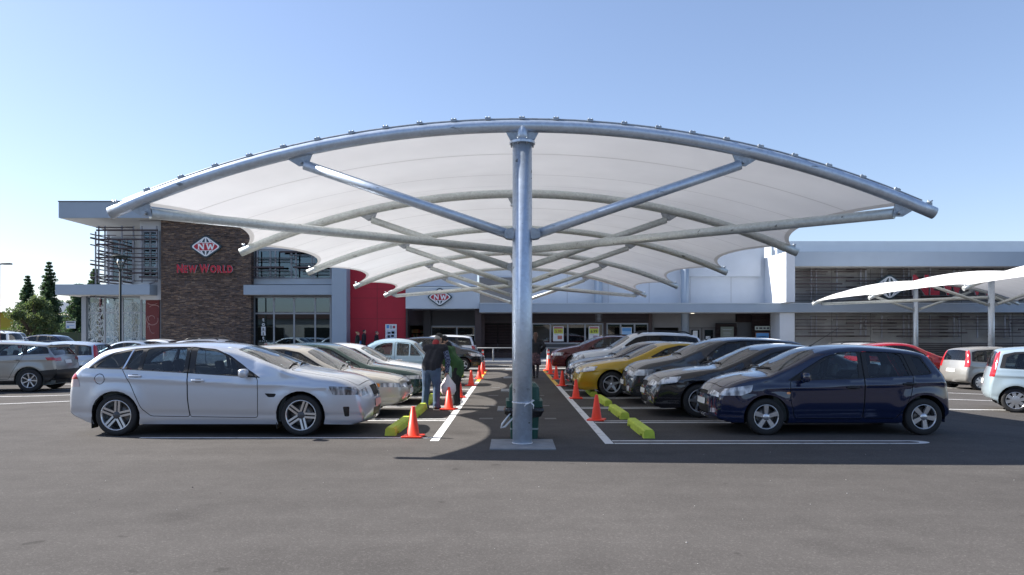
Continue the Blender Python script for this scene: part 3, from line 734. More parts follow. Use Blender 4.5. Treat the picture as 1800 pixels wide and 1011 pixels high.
EVOQUE = dict(SUV, W=.95, wheels=(.86,3.52), R=.365, Ra=.435, rim='twin7', sill=.28,
  top=[(.25,.28,0,.02),(.05,.36,.05,.05),(0,.50,.10,.07),(0,.68,.12,.07),(.03,.84,.10,.07),(.13,.95,.06,.08),(.45,1.03,.05,.1),(.9,1.09,.045,.1),(1.25,1.13,.05,.07,'c'),
       (1.65,1.36,.08,.06),(2.0,1.545,.06,.07),(2.3,1.60,.04,.09),(2.9,1.59,.04,.09),(3.5,1.55,.04,.09),(4.14,1.49,.04,.05),(4.16,1.45,.05,.04,'c'),(4.04,1.41,.05,.06),(4.26,1.13,.07,.08),(4.33,.95,.08,.08),
       (4.37,.75,.09,.08),(4.36,.50,.08,.06),(4.1,.33,0,.02)],
  belt=[(0,.93),(.8,1.0),(1.5,1.05),(2.6,1.12),(4.4,1.17)],
  dlo=[(1.55,1.06),(1.9,1.32),(2.15,1.45),(2.45,1.50),(3.0,1.49),(3.6,1.45),(3.98,1.40),(4.08,1.20),(2.6,1.13)],
  panes=[[(1.68,1.10),(1.97,1.32),(2.18,1.43),(2.48,1.475),(2.48,1.14)],[(2.58,1.15),(2.58,1.475),(3.1,1.46),(3.30,1.44),(3.36,1.18)],[(3.46,1.19),(3.42,1.43),(3.85,1.38),(3.95,1.215)]],
  doors=[[(1.5,1.05),(1.45,.6),(1.52,.40),(2.48,.40),(2.52,.7),(2.53,1.49),(2.15,1.445),(1.9,1.31)],[(2.54,.7),(2.51,.40),(2.92,.40),(3.1,.72),(3.38,1.17),(3.36,1.46),(2.55,1.49)]],
  handles=[(2.34,.98),(3.2,1.01)], tail=[(3.98,1.08),(4.40,1.08),(4.40,.98),(4.05,.99)],
  clad=[[(-.1,.36),(4.6,.36),(4.6,.2),(-.1,.2)],[(3.78,.66),(4.6,.74),(4.6,.2),(3.7,.2)]], lip=None,
  rearglass=(1.40,1.16), rear=[('tailf',.98,1.09,.62,1.08),('plate',.88,.99,-.1,.42),('dark',.34,.70,-1,1)], rails=None, mirror=(1.7,1.1))
VINTAGE = dict(SEDAN90, W=.77, R=.30, Ra=.345, wheels=(.68,3.0), rim='cover', tw=.15, kf=.10, kr=.16, amber=None, flare=.02, tum=.40,
  top=[(.2,.30,0,.02),(.06,.36,.04,.05),(.02,.48,.05,.07),(0,.62,.06,.09),(.03,.76,.06,.12),(.14,.86,.05,.14),(.5,.92,.04,.14),(1.02,.965,.05,.08,'c'),
       (1.25,1.20,.08,.05),(1.45,1.38,.07,.08),(1.8,1.475,.05,.12),(2.2,1.50,.05,.12),(2.6,1.46,.05,.12),(2.95,1.32,.07,.10),(3.15,1.06,.06,.10),(3.4,.95,.05,.12),(3.68,.85,.05,.12),
       (3.76,.68,.07,.1),(3.76,.5,.06,.08),(3.55,.32,0,.02)],
  belt=[(0,.84),(1.0,.90),(2.0,.91),(3.0,.90),(3.8,.80)], dlo=None,
  panes=[[(1.22,.95),(1.38,1.16),(1.52,1.30),(1.56,1.31),(1.56,.95)],[(1.60,.95),(1.60,1.32),(1.98,1.36),(1.98,.95)],[(2.12,.95),(2.12,1.36),(2.4,1.35),(2.62,1.26),(2.76,1.10),(2.78,.97)]],
  pane_door=[0,0], doors=[[(1.16,.92),(1.10,.6),(1.12,.36),(2.02,.36),(2.05,.7),(2.05,1.385),(1.6,1.36),(1.42,1.25)]], cabin_end=2.8,
  handles=[(1.88,.82)], handle_mat=M_chrome, mirror=None, head=[(.0,.76),(.11,.81),(.14,.68),(.0,.62)], tail=[(3.5,.82),(3.62,.82),(3.66,.66),(3.54,.66)],
  screen=(1.05,1.44), rearglass=(2.75,3.08), bonnet=.2,
  front=[('mesh',.50,.66,-.45,.45),('headf',.62,.80,.66,.98),('chrome',.42,.48,-1,1),('chrome',.66,.68,-.5,.5),('plate',.34,.41,-.25,.25)],
  rear=[('chrome',.44,.5,-1,1),('plate',.6,.7,-.25,.25)])
VINTAGE.pop('mirror'); VINTAGE.pop('dlo'); TALL.pop('amber'); EVOQUE.pop('rails')
# ------------------------------------------------------------------ sun, sky, camera
SUNV = Vector((-4.33, 1.17, 3.33)).normalized()
SKY_G, SKY_T, SKY_S = .80, (.98, .98, 1.085), .106
world = bpy.data.worlds.new('World'); S.world = world; world.use_nodes = True
wn = world.node_tree; sky = wn.nodes.new('ShaderNodeTexSky'); sky.sky_type = 'NISHITA'; sky.sun_disc = False
sky.sun_elevation = math.asin(SUNV.z); sky.sun_rotation = math.atan2(SUNV.x, SUNV.y)
sky.altitude = 10; sky.air_density = 1.0; sky.dust_density = .6; sky.ozone_density = 2.6
sgam = wn.nodes.new('ShaderNodeGamma'); sgam.inputs[1].default_value = SKY_G
stint = wn.nodes.new('ShaderNodeVectorMath'); stint.operation = 'MULTIPLY'; stint.inputs[1].default_value = SKY_T
wn.links.new(sky.outputs[0], sgam.inputs[0]); wn.links.new(sgam.outputs[0], stint.inputs[0]); wn.links.new(stint.outputs[0], wn.nodes['Background'].inputs[0]); wn.nodes['Background'].inputs[1].default_value = SKY_S
sl = bpy.data.lights.new('sun', 'SUN'); sl.energy = 5.0; sl.angle = R_(.5); sl.color = (1., .955, .89)
sun = bpy.data.objects.new('sun', sl); COL.objects.link(sun); sun.location = SUNV*60
sun.rotation_euler = (-SUNV).to_track_quat('-Z', 'Y').to_euler()
cam = bpy.data.cameras.new('camera'); cam_o = bpy.data.objects.new('camera', cam); COL.objects.link(cam_o); S.camera = cam_o
cam_o.location = (0, 0, CZ); cam_o.rotation_euler = (R_(90), 0, 0); cam.sensor_width = 36; cam.lens = 36*F/1800
cam.shift_y = (HY-505.5)/1800; cam.clip_start = .1; cam.clip_end = 3000
S.view_settings.view_transform = 'Standard'; S.view_settings.look = 'None'; S.view_settings.exposure = 1.25
S.cycles.use_denoising = True
# ------------------------------------------------------------------ ground
def asphalt():
    m = bpy.data.materials.new('asphalt'); m.use_nodes = True; nt = m.node_tree; b = nt.nodes['Principled BSDF']; N = nt.nodes.new; Lk = nt.links.new
    tc = N('ShaderNodeTexCoord')
    def noise(sc, det, rough=.6, stretch=None):
        n = N('ShaderNodeTexNoise'); n.inputs['Scale'].default_value = sc; n.inputs['Detail'].default_value = det; n.inputs['Roughness'].default_value = rough
        if stretch:
            mp = N('ShaderNodeMapping'); mp.inputs['Scale'].default_value = stretch; Lk(tc.outputs['Object'], mp.inputs[0]); Lk(mp.outputs[0], n.inputs['Vector'])
        else: Lk(tc.outputs['Object'], n.inputs['Vector'])
        return n.outputs['Fac']
    def rng_(src, a, b_, c, d):
        r = N('ShaderNodeMapRange'); r.inputs['From Min'].default_value = a; r.inputs['From Max'].default_value = b_; r.inputs['To Min'].default_value = c; r.inputs['To Max'].default_value = d; Lk(src, r.inputs[0]); return r.outputs[0]
    def mul(a, c):
        q = N('ShaderNodeMath'); q.operation = 'MULTIPLY'; Lk(a, q.inputs[0]); Lk(c, q.inputs[1]); return q.outputs[0]
    big = rng_(noise(.22, 5, .6), .3, .7, .86, 1.13); streak = rng_(noise(1., 4, .55, (.05, 1.6, 1)), .3, .7, .93, 1.07)
    mid = rng_(noise(2.6, 6, .65), .25, .75, .90, 1.10); grain = rng_(noise(150, 3, .7), .25, .75, .66, 1.32); coarse = rng_(noise(38, 3, .7), .25, .75, .86, 1.14)
    vo = N('ShaderNodeTexVoronoi'); vo.inputs['Scale'].default_value = 85; Lk(tc.outputs['Object'], vo.inputs['Vector'])
    stone = N('ShaderNodeSeparateColor'); Lk(vo.outputs['Color'], stone.inputs[0]); agg = rng_(stone.outputs[0], .80, 1., .97, 1.35)
    stain = rng_(noise(.55, 3, .5), .60, .70, 1., .84); drip = rng_(noise(3.4, 2, .4), .715, .76, 1., .72); joint = rng_(noise(.16, 2, .4, (.3, 1., 1.)), .60, .615, 1., .93)
    f = mul(mul(mul(mul(mul(mul(mul(mul(big, streak), mid), grain), coarse), agg), stain), drip), joint)
    sc = N('ShaderNodeVectorMath'); sc.operation = 'SCALE'; sc.inputs[0].default_value = (.087, .0812, .0770); Lk(f, sc.inputs['Scale']); Lk(sc.outputs[0], b.inputs['Base Color'])
    b.inputs['Roughness'].default_value = .88; b.inputs['Specular IOR Level'].default_value = .06
    bp = N('ShaderNodeBump'); bp.inputs['Strength'].default_value = .22; bp.inputs['Distance'].default_value = .005; Lk(noise(120, 3, .7), bp.inputs['Height']); Lk(bp.outputs[0], b.inputs['Normal'])
    return m
M_asph = asphalt()
def ss(a, b, x): t = min(1., max(0., (x-a)/(b-a))); return t*t*(3-2*t)
def gz(x, y):
    s_ = ss(9, 14, y)*(1-ss(34, 40.5, y))
    return -s_*((.20*ss(7, 11, x)+.17*ss(11, 17, x)) if x > 0 else .20*ss(8, 15, -x))
g = MB(); gx = [-900,-200,-60]+[k*1. for k in range(-40, 41)]+[60,200,900]; gy = [-300,-60,0]+[8+k for k in range(0, 34)]+[60,200,1600]; nx_ = len(gx)
g.add([(x, y, gz(x, y)) for y in gy for x in gx], [(j*nx_+i, j*nx_+i+1, (j+1)*nx_+i+1, (j+1)*nx_+i) for j in range(len(gy)-1) for i in range(nx_-1)], 0, True); tag(g.build('ground', M_asph), kind='structure')
def worn(name, col, lo, hi):
    m = mat(name, col, .7); nt = m.node_tree; b = nt.nodes['Principled BSDF']; tc = nt.nodes.new('ShaderNodeTexCoord'); n1 = nt.nodes.new('ShaderNodeTexNoise'); n1.inputs['Scale'].default_value = 5.5; n1.inputs['Detail'].default_value = 9; n1.inputs['Roughness'].default_value = .72
    r = nt.nodes.new('ShaderNodeMapRange'); r.inputs['From Min'].default_value = lo; r.inputs['From Max'].default_value = hi; mx = nt.nodes.new('ShaderNodeMix'); mx.data_type = 'RGBA'; mx.inputs[6].default_value = (.085,.08,.078,1); mx.inputs[7].default_value = (*col,1)
    nt.links.new(tc.outputs['Object'], n1.inputs['Vector']); nt.links.new(n1.outputs['Fac'], r.inputs[0]); nt.links.new(r.outputs[0], mx.inputs['Factor']); nt.links.new(mx.outputs[2], b.inputs['Base Color']); return m
M_line = worn('line_paint', (.66,.66,.65), .28, .46); M_liney = worn('line_paint_yellow', (.68,.40,.05), .24, .46); M_linegrey = worn('line_paint_worn', (.17,.165,.16), .30, .75)
ZL = .004
lm = MB()
def strip(x0, x1, y0, y1, mi, z=ZL):
    nx = max(1, int((x1-x0)/.5)); ny = max(1, int((y1-y0)/.5)); P = [(x0+(x1-x0)*i/nx, y0+(y1-y0)*j/ny) for j in range(ny+1) for i in range(nx+1)]
    lm.add([(x, y, gz(x, y)+z+.003*(abs(gz(x, y)) > .001)) for x, y in P], [(j*(nx+1)+i, j*(nx+1)+i+1, (j+1)*(nx+1)+i+1, (j+1)*(nx+1)+i) for j in range(ny) for i in range(nx)], mi)
BAY = 2.6; D0 = 11.18
strip(1.36, 1.49, 11.0, 23.6, 0); strip(1.36, 1.49, 23.6, 33.3, 1); strip(-1.23, -1.10, 11.3, 25.4, 0); strip(-1.23, -1.10, 25.4, 33.3, 1)
def hairpin(xa, xb, y):
    w = .09; r = .13
    s_ = 1 if xb > xa else -1
    for yy in (y-r, y+r): strip(*sorted((xa, xb)), yy-w/2, yy+w/2, 0)
    n = 10; vs = []; fs = []
    for k in range(n+1):
        a = -PI/2 + PI*k/n
        for rr in (r-w/2, r+w/2): vs.append((xb+s_*1.6*rr*math.cos(a), y+rr*math.sin(a), ZL+gz(xb, y)+.001))
    for k in range(n):
        q = (2*k, 2*k+1, 2*k+3, 2*k+2); fs.append(q if s_ > 0 else q[::-1])
    lm.add(vs, fs, 0)
for k in range(9):
    hairpin(1.50, 5.9, D0+BAY*k)
    if k: hairpin(-1.24, -5.5, D0+.32+BAY*k)
strip(-5.75, -1.24, 11.60, 11.69, 0)
for yy, ya in ((17.6, 22.9), (20.2, 25.4)): pass
for k, yy in enumerate((14.2, 16.8, 19.6, 22.5, 27.)): strip(-.62, -.36, yy, yy+.22, 2); strip(.62, .84, yy, yy+.22, 2)
strip(-14, 15, 35.2, 35.45, 0); strip(-14, 15, 38.6, 38.8, 0)
# bays of the neighbouring rows
for yy in (17.9, 21.0, 24.2, 27.4, 31.): strip(9.2, 20., yy, yy+.12, 0)
for yy in (18.9, 21.7, 24.4, 27.1, 29.8): strip(-19.5, -9.4, yy, yy+.12, 0)
gr_ = MB(); rg_ = random.Random(77)
for k in range(160):
    x, y = rg_.uniform(-9, 9), rg_.uniform(3.6, 10.5); q = rg_.uniform(.0015, .0042)*(1.7 if rg_.random() < .04 else 1)
    gr_.rbox(Vector((x, y, q*.4)), (q*2*rg_.uniform(.7,1.5), q*2, q*1.3), q*.4, 0 if rg_.random() < .55 else 1, None, 1)
tag(gr_.build('gravel', [mat('grit_pale', (.36,.35,.33), .8), mat('grit_dark', (.03,.03,.03), .8)]), 'scattered pale and dark grit lying on the foreground asphalt', 'grit', kind='stuff')
tag(lm.build('road_markings', [M_line, M_liney, M_linegrey]), kind='structure')
M_conc = mat('concrete_pale', (.33,.33,.325), .85, var=.12, vscale=3, bump=.2, bscale=30)
kb = MB(); kb.box(-60, 70, 41.2, 41.36, 0, .13, 0); kb.box(-60, 70, 41.36, 62, 0, .128, 1)
tag(kb.build('pavement', [mat('kerb_concrete', (.42,.42,.41), .8, var=.1, vscale=2), M_conc]), kind='structure')
# ------------------------------------------------------------------ shade canopies
def galv(name, col, rough=.42, metal=.85, var=.25):
    m = mat(name, col, rough, metal); nt = m.node_tree; b = nt.nodes['Principled BSDF']; N = nt.nodes.new; Lk = nt.links.new
    tc = N('ShaderNodeTexCoord'); vo = N('ShaderNodeTexVoronoi'); vo.inputs['Scale'].default_value = 26; n = N('ShaderNodeTexNoise'); n.inputs['Scale'].default_value = 3.2; n.inputs['Detail'].default_value = 8; n.inputs['Roughness'].default_value = .65
    Lk(tc.outputs['Object'], vo.inputs['Vector']); Lk(tc.outputs['Object'], n.inputs['Vector'])
    s1 = N('ShaderNodeSeparateColor'); Lk(vo.outputs['Color'], s1.inputs[0])
    ad = N('ShaderNodeMath'); ad.operation = 'MULTIPLY_ADD'; ad.inputs[1].default_value = .35; Lk(s1.outputs[0], ad.inputs[0]); Lk(n.outputs['Fac'], ad.inputs[2])
    r = N('ShaderNodeMapRange'); r.inputs['From Min'].default_value = .35; r.inputs['From Max'].default_value = 1.; r.inputs['To Min'].default_value = 1-var; r.inputs['To Max'].default_value = 1+var; Lk(ad.outputs[0], r.inputs[0])
    sc = N('ShaderNodeVectorMath'); sc.operation = 'SCALE'; sc.inputs[0].default_value = col; Lk(r.outputs[0], sc.inputs['Scale'])
    # dark scuffs with a shape of their own
    n3 = N('ShaderNodeTexNoise'); n3.inputs['Scale'].default_value = 9; n3.inputs['Detail'].default_value = 6; mp = N('ShaderNodeMapping'); mp.inputs['Scale'].default_value = (.35, 1., 1.3); mp.inputs['Location'].default_value = (3.1, .7, 1.9)
    Lk(tc.outputs['Object'], mp.inputs[0]); Lk(mp.outputs[0], n3.inputs['Vector'])
    r3 = N('ShaderNodeMapRange'); r3.inputs['From Min'].default_value = .67; r3.inputs['From Max'].default_value = .72; Lk(n3.outputs['Fac'], r3.inputs[0])
    mx = N('ShaderNodeMix'); mx.data_type = 'RGBA'; Lk(r3.outputs[0], mx.inputs['Factor']); Lk(sc.outputs[0], mx.inputs[6]); mx.inputs[7].default_value = (col[0]*.35, col[1]*.35, col[2]*.34, 1)
    Lk(mx.outputs[2], b.inputs['Base Color'])
    rr = N('ShaderNodeMapRange'); rr.inputs['To Min'].default_value = rough-.12; rr.inputs['To Max'].default_value = rough+.14; Lk(n.outputs['Fac'], rr.inputs[0]); Lk(rr.outputs[0], b.inputs['Roughness'])
    return m
M_galv = galv('galvanised_steel', (.54,.61,.69), .40, .65, .12); M_galvb = galv('galvanised_bracket', (.36,.39,.42), .5, .8)
M_galvold = galv('galvanised_steel_weathered', (.60,.635,.62), .48, .5, .15)
def fabric():
    m = bpy.data.materials.new('canopy_fabric'); m.use_nodes = True; nt = m.node_tree; nt.nodes.clear(); N = nt.nodes.new; Lk = nt.links.new
    o = N('ShaderNodeOutputMaterial'); d = N('ShaderNodeBsdfDiffuse'); t = N('ShaderNodeBsdfTranslucent'); mx = N('ShaderNodeMixShader'); mx.inputs[0].default_value = .215
    uv = N('ShaderNodeUVMap'); uv.uv_map = 'panel'; sp = N('ShaderNodeSeparateXYZ'); Lk(uv.outputs[0], sp.inputs[0])
    fr = N('ShaderNodeMath'); fr.operation = 'FRACT'; Lk(sp.outputs[0], fr.inputs[0])
    a = N('ShaderNodeMath'); a.operation = 'SUBTRACT'; a.inputs[1].default_value = .5; Lk(fr.outputs[0], a.inputs[0])
    ab = N('ShaderNodeMath'); ab.operation = 'ABSOLUTE'; Lk(a.outputs[0], ab.inputs[0])
    gt = N('ShaderNodeMath'); gt.operation = 'GREATER_THAN'; gt.inputs[1].default_value = .4885; Lk(ab.outputs[0], gt.inputs[0])
    e = N('ShaderNodeMath'); e.operation = 'ABSOLUTE'; Lk(sp.outputs[1], e.inputs[0]); ge = N('ShaderNodeMath'); ge.operation = 'GREATER_THAN'; ge.inputs[1].default_value = .983; Lk(e.outputs[0], ge.inputs[0])
    mm = N('ShaderNodeMath'); mm.operation = 'MAXIMUM'; Lk(gt.outputs[0], mm.inputs[0]); Lk(ge.outputs[0], mm.inputs[1])
    tc = N('ShaderNodeTexCoord'); n = N('ShaderNodeTexNoise'); n.inputs['Scale'].default_value = .8; n.inputs['Detail'].default_value = 5; Lk(tc.outputs['Object'], n.inputs['Vector'])
    r = N('ShaderNodeMapRange'); r.inputs['From Min'].default_value = .3; r.inputs['From Max'].default_value = .7; r.inputs['To Min'].default_value = .94; r.inputs['To Max'].default_value = 1.04; Lk(n.outputs['Fac'], r.inputs[0])
    def tint(c0, c1, tgt):
        q = N('ShaderNodeMix'); q.data_type = 'RGBA'; Lk(mm.outputs[0], q.inputs['Factor']); q.inputs[6].default_value = (*c0, 1); q.inputs[7].default_value = (*c1, 1)
        s_ = N('ShaderNodeVectorMath'); s_.operation = 'SCALE'; Lk(q.outputs[2], s_.inputs[0]); Lk(r.outputs[0], s_.inputs['Scale']); Lk(s_.outputs[0], tgt)
    tint((.80,.79,.775), (.70,.69,.68), d.inputs[0]); tint((.80,.81,.835), (.44,.44,.44), t.inputs[0])
    Lk(mx.outputs[0], o.inputs[0]); Lk(d.outputs[0], mx.inputs[1]); Lk(t.outputs[0], mx.inputs[2]); return m
M_fab = fabric()
HS, RA, ZA = 5.98, 14.8, 4.62
def za(x): return ZA - (RA - math.sqrt(max(0, RA*RA - x*x)))
def canopy(X, ys, label, fine):
    root = thing('shade_canopy', (X, ys[0], 0), 0, label, 'shade canopy')
    nA = len(ys); L0 = ys[0]; old = M_galvold
    for i, y in enumerate(ys):
        Y = y-L0; mt = M_galv if i == 0 else old
        c = MB(); c.tube([(0,Y,-.7),(0,Y,4.36)], .142, 32); c.lathe([(.001,4.355),(.185,4.36),(.185,4.393),(.001,4.395)], 28, 0, Matrix.Translation((0,Y,0)), False); c.tube([(0,Y,4.36),(0,Y,ZA+.005)], .088, 24)
        cl = c.build('column', M_galv, root)
        for s in (1, -1):
            gs = MB(); gs.prism([(s*.08,4.396),(s*.165,4.396),(s*.245,za(.24)-.070),(s*.08,za(.08)-.07)], Matrix.Translation((0,Y+.012,0)) @ FRONT, .024); gs.build('gusset', M_galvb, cl)
        if i == 0:
            for a in range(8):
                aa = a*PI/4+.4; MB().tube([(.17*math.cos(aa),Y+.17*math.sin(aa),4.33),(.17*math.cos(aa),Y+.17*math.sin(aa),4.42)], .013, 6).build('bolt', M_galvb, cl)
        th = math.asin(HS/RA); N_ = 48
        pts = [(RA*math.sin(-th+2*th*k/N_), Y, ZA-RA+RA*math.cos(-th+2*th*k/N_)) for k in range(N_+1)]
        ar = MB().tube(pts, .088, 20 if fine else 12).build('arch', mt, root)
        for s in (1, -1):
            a0 = Vector((s*.215, Y, 3.06)); a1 = Vector((s*3.16, Y, 4.06)); dv = (a1-a0).normalized()
            MB().tube([a0+dv*.02, a1], .072, 18).build('strut', mt, root)
            # lugs at both ends of the strut
            b = MB(); b.prism(rounded([(s*.12,2.97),(s*.26,2.99),(s*.26,3.10),(s*.12,3.15)], .04), Matrix.Translation((0,Y+.095,0)) @ FRONT, .016); b.prism(rounded([(s*.12,2.97),(s*.26,2.99),(s*.26,3.10),(s*.12,3.15)], .04), Matrix.Translation((0,Y-.08,0)) @ FRONT, .016)
            b.tube([(s*.21,Y-.11,3.05),(s*.21,Y+.11,3.05)], .018, 8); b.build('strut_bracket', M_galvb, root)
            b = MB(); b.prism([(s*3.11,4.05),(s*3.24,4.04),(s*3.42,za(3.42)-.07),(s*3.04,za(3.04)-.07)][::s], Matrix.Translation((0,Y+.012,0)) @ FRONT, .024); b.tube([(s*3.2,Y-.07,4.09),(s*3.2,Y+.07,4.09)], .02, 8); b.build('strut_bracket', M_galvb, root)
            # cable cleat on the arch end
            e = MB(); ex = s*(HS-.10); ez = za(HS-.10)+.09
            e.box(ex-.05, ex+.05, Y-.04, Y+.04, ez-.02, ez+.02); e.tube([(ex,Y-.05,ez+.02),(ex+s*.07,Y,ez+.05)], .012, 6); e.tube([(ex+s*.03,Y+.03,ez),(ex+s*.03,Y+.03,ez+.065)], .011, 6); e.build('end_cleat', M_galvb, root)
    for (i, j) in ((0, 1), (nA-1, nA-2)):
        for s in (1, -1):
            x0 = s*5.46; z0 = za(5.46)-.215; p0 = Vector((x0, ys[i]-L0, z0)); p1 = Vector((s*.15, ys[j]-L0, 3.41)); dv = (p1-p0).normalized()
            MB().tube([p0+dv*.06, p1], .078, 18).build('tie_strut', old if fine else M_galvold, root)
            b = MB(); q = [(x0-s*.09, z0-.05), (x0+s*.06, z0-.05), (x0+s*.22, za(5.68)-.08), (x0-s*.05, za(5.41)-.08)]
            b.prism(q[::s], Matrix.Translation((0, ys[i]-L0+.012, 0)) @ FRONT, .024); b.tube([(x0, ys[i]-L0-.08, z0), (x0, ys[i]-L0+.08, z0)], .028, 8); b.build('tie_bracket', M_galvb, root)
    # membrane: one saddle per bay, scalloped at both edges
    for i in range(nA-1):
        y0, y1 = ys[i]-L0, ys[i+1]-L0; nu, nv = 22, 60; vs = []; fs = []; uvs = []
        for a in range(nu+1):
            u = a/nu; k = 1-abs(2*u-1)**2.05; hs = HS-.13-.66*k*(y1-y0)/5.3
            for b in range(nv+1):
                v = -1+2*b/nv; x = hs*v
                vs.append((x, y0+(y1-y0)*u, za(x)+.095-.24*k*(1-.25*v*v))); uvs.append((u*4, v))
        for a in range(nu):
            for b in range(nv): p = a*(nv+1)+b; fs.append((p, p+1, p+nv+2, p+nv+1))
        me = bpy.data.meshes.new('membrane'); me.from_pydata(vs, [], fs); me.materials.append(M_fab); uvl = me.uv_layers.new(name='panel')
        for lp in me.loops: uvl.data[lp.index].uv = uvs[lp.vertex_index]
        me.polygons.foreach_set('use_smooth', [True]*len(fs)); me.update(); link('membrane', me, root)
    for i in ((0, nA-1) if fine else ()):
        Y = ys[i]-L0
        MB().tube([(x, Y, za(x)+.108) for x in np.linspace(-5.8, 5.8, 40)], .013, 5).build('clamp_rail', M_galvb, root)
        for x in np.arange(-5.45, 5.5, .495):
            m = MB(); T_ = Matrix.Translation((x, Y, za(x)+.125)) @ Matrix.Rotation(math.asin(x/RA), 4, 'Y'); m.box(-.042, .042, -.028, .028, -.03, .010, 0, T_)
            m.tube([T_ @ Vector((-.022,0,.005)), T_ @ Vector((-.022,0,.024))], .009, 6); m.tube([T_ @ Vector((.022,0,.005)), T_ @ Vector((.022,0,.024))], .009, 6); m.build('clamp', M_galvb, root)
    return root
YS = [10.94, 16.2, 21.5, 27.9, 34.4]
main_canopy = canopy(.150, YS, 'large white fabric shade canopy on a row of galvanised columns, over the near cars', True)
for y in YS:
    MB().box(-.46, .46, -.50, .46, -.02, .018).build('base_pad', mat('base_pad_concrete', (.24,.25,.26), .8, var=.15, vscale=5, bump=.2, bscale=40), main_canopy, (0, y-YS[0], 0))
canopy(23.4, [21.4, 29.1, 36.8, 43.7], 'smaller looking white shade canopy far right, in front of the concrete wall', False)
# tape tied round the near column
tp = MB(); tp.tube([(.145*math.cos(a), .145*math.sin(a), .62+.006*math.sin(a)) for a in np.linspace(0, 2*PI, 33)], .008, 5)
tp.tube([(.11,-.10,.62),(.15,-.12,.66),(.17,-.11,.655),(.12,-.12,.62)], .007, 5); tp.tube([(.11,-.11,.62),(.05,-.15,.60),(.03,-.155,.565)], [.012,.010,.006], 5); tp.tube([(.12,-.11,.62),(.16,-.12,.585),(.155,-.125,.53)], [.012,.011,.006], 5)
tp.tube([(.146*math.cos(a), .146*math.sin(a), .03) for a in np.linspace(0, 2*PI, 33)], .007, 5)
tag(tp.build('white_tape', mat('plastic_tape', (.8,.8,.8), .5), None, (.150, YS[0], 0)), 'white plastic tape knotted round the near galvanised column', 'tape')
# ------------------------------------------------------------------ supermarket
M_fascia = mat('fascia_panel', (.30,.36,.43), .45, .1, var=.03, vscale=1.2)
M_fascia2 = mat('fascia_panel_pale', (.50,.55,.60), .5, .1, var=.03, vscale=1.2)
M_white = mat('render_white', (.57,.60,.64), .8, var=.05, vscale=.8)
M_soff = mat('soffit', (.42,.42,.41), .8)
M_red = mat('red_panel', (.42,.014,.032), .65, var=.06, vscale=1.5)
M_brown = mat('brown_slat', (.045,.028,.027), .6, var=.15, vscale=5)
M_browng = mat('brown_slat_grey', (.13,.11,.115), .6)
M_frame = mat('window_frame_grey', (.27,.29,.32), .4, .4)
M_dkgrey = mat('dark_cladding', (.07,.072,.078), .6)
M_panelgrey = mat('panel_grey', (.17,.165,.165), .7, var=.05, vscale=2)
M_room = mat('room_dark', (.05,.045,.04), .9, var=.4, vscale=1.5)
M_pipe = mat('trellis_brown', (.045,.030,.033), .6); M_post = mat('trellis_post', (.26,.27,.30), .5, .3)
M_shop = glass('shop_glass', (.46,.52,.54), .0, 1., 1.95); M_shopd = glass('shop_glass_reflective', (.34,.42,.46), .0, 1., 2.3); M_shopd.node_tree.nodes['Glossy BSDF'].inputs['Color'].default_value = (.62,.78,.90,1)
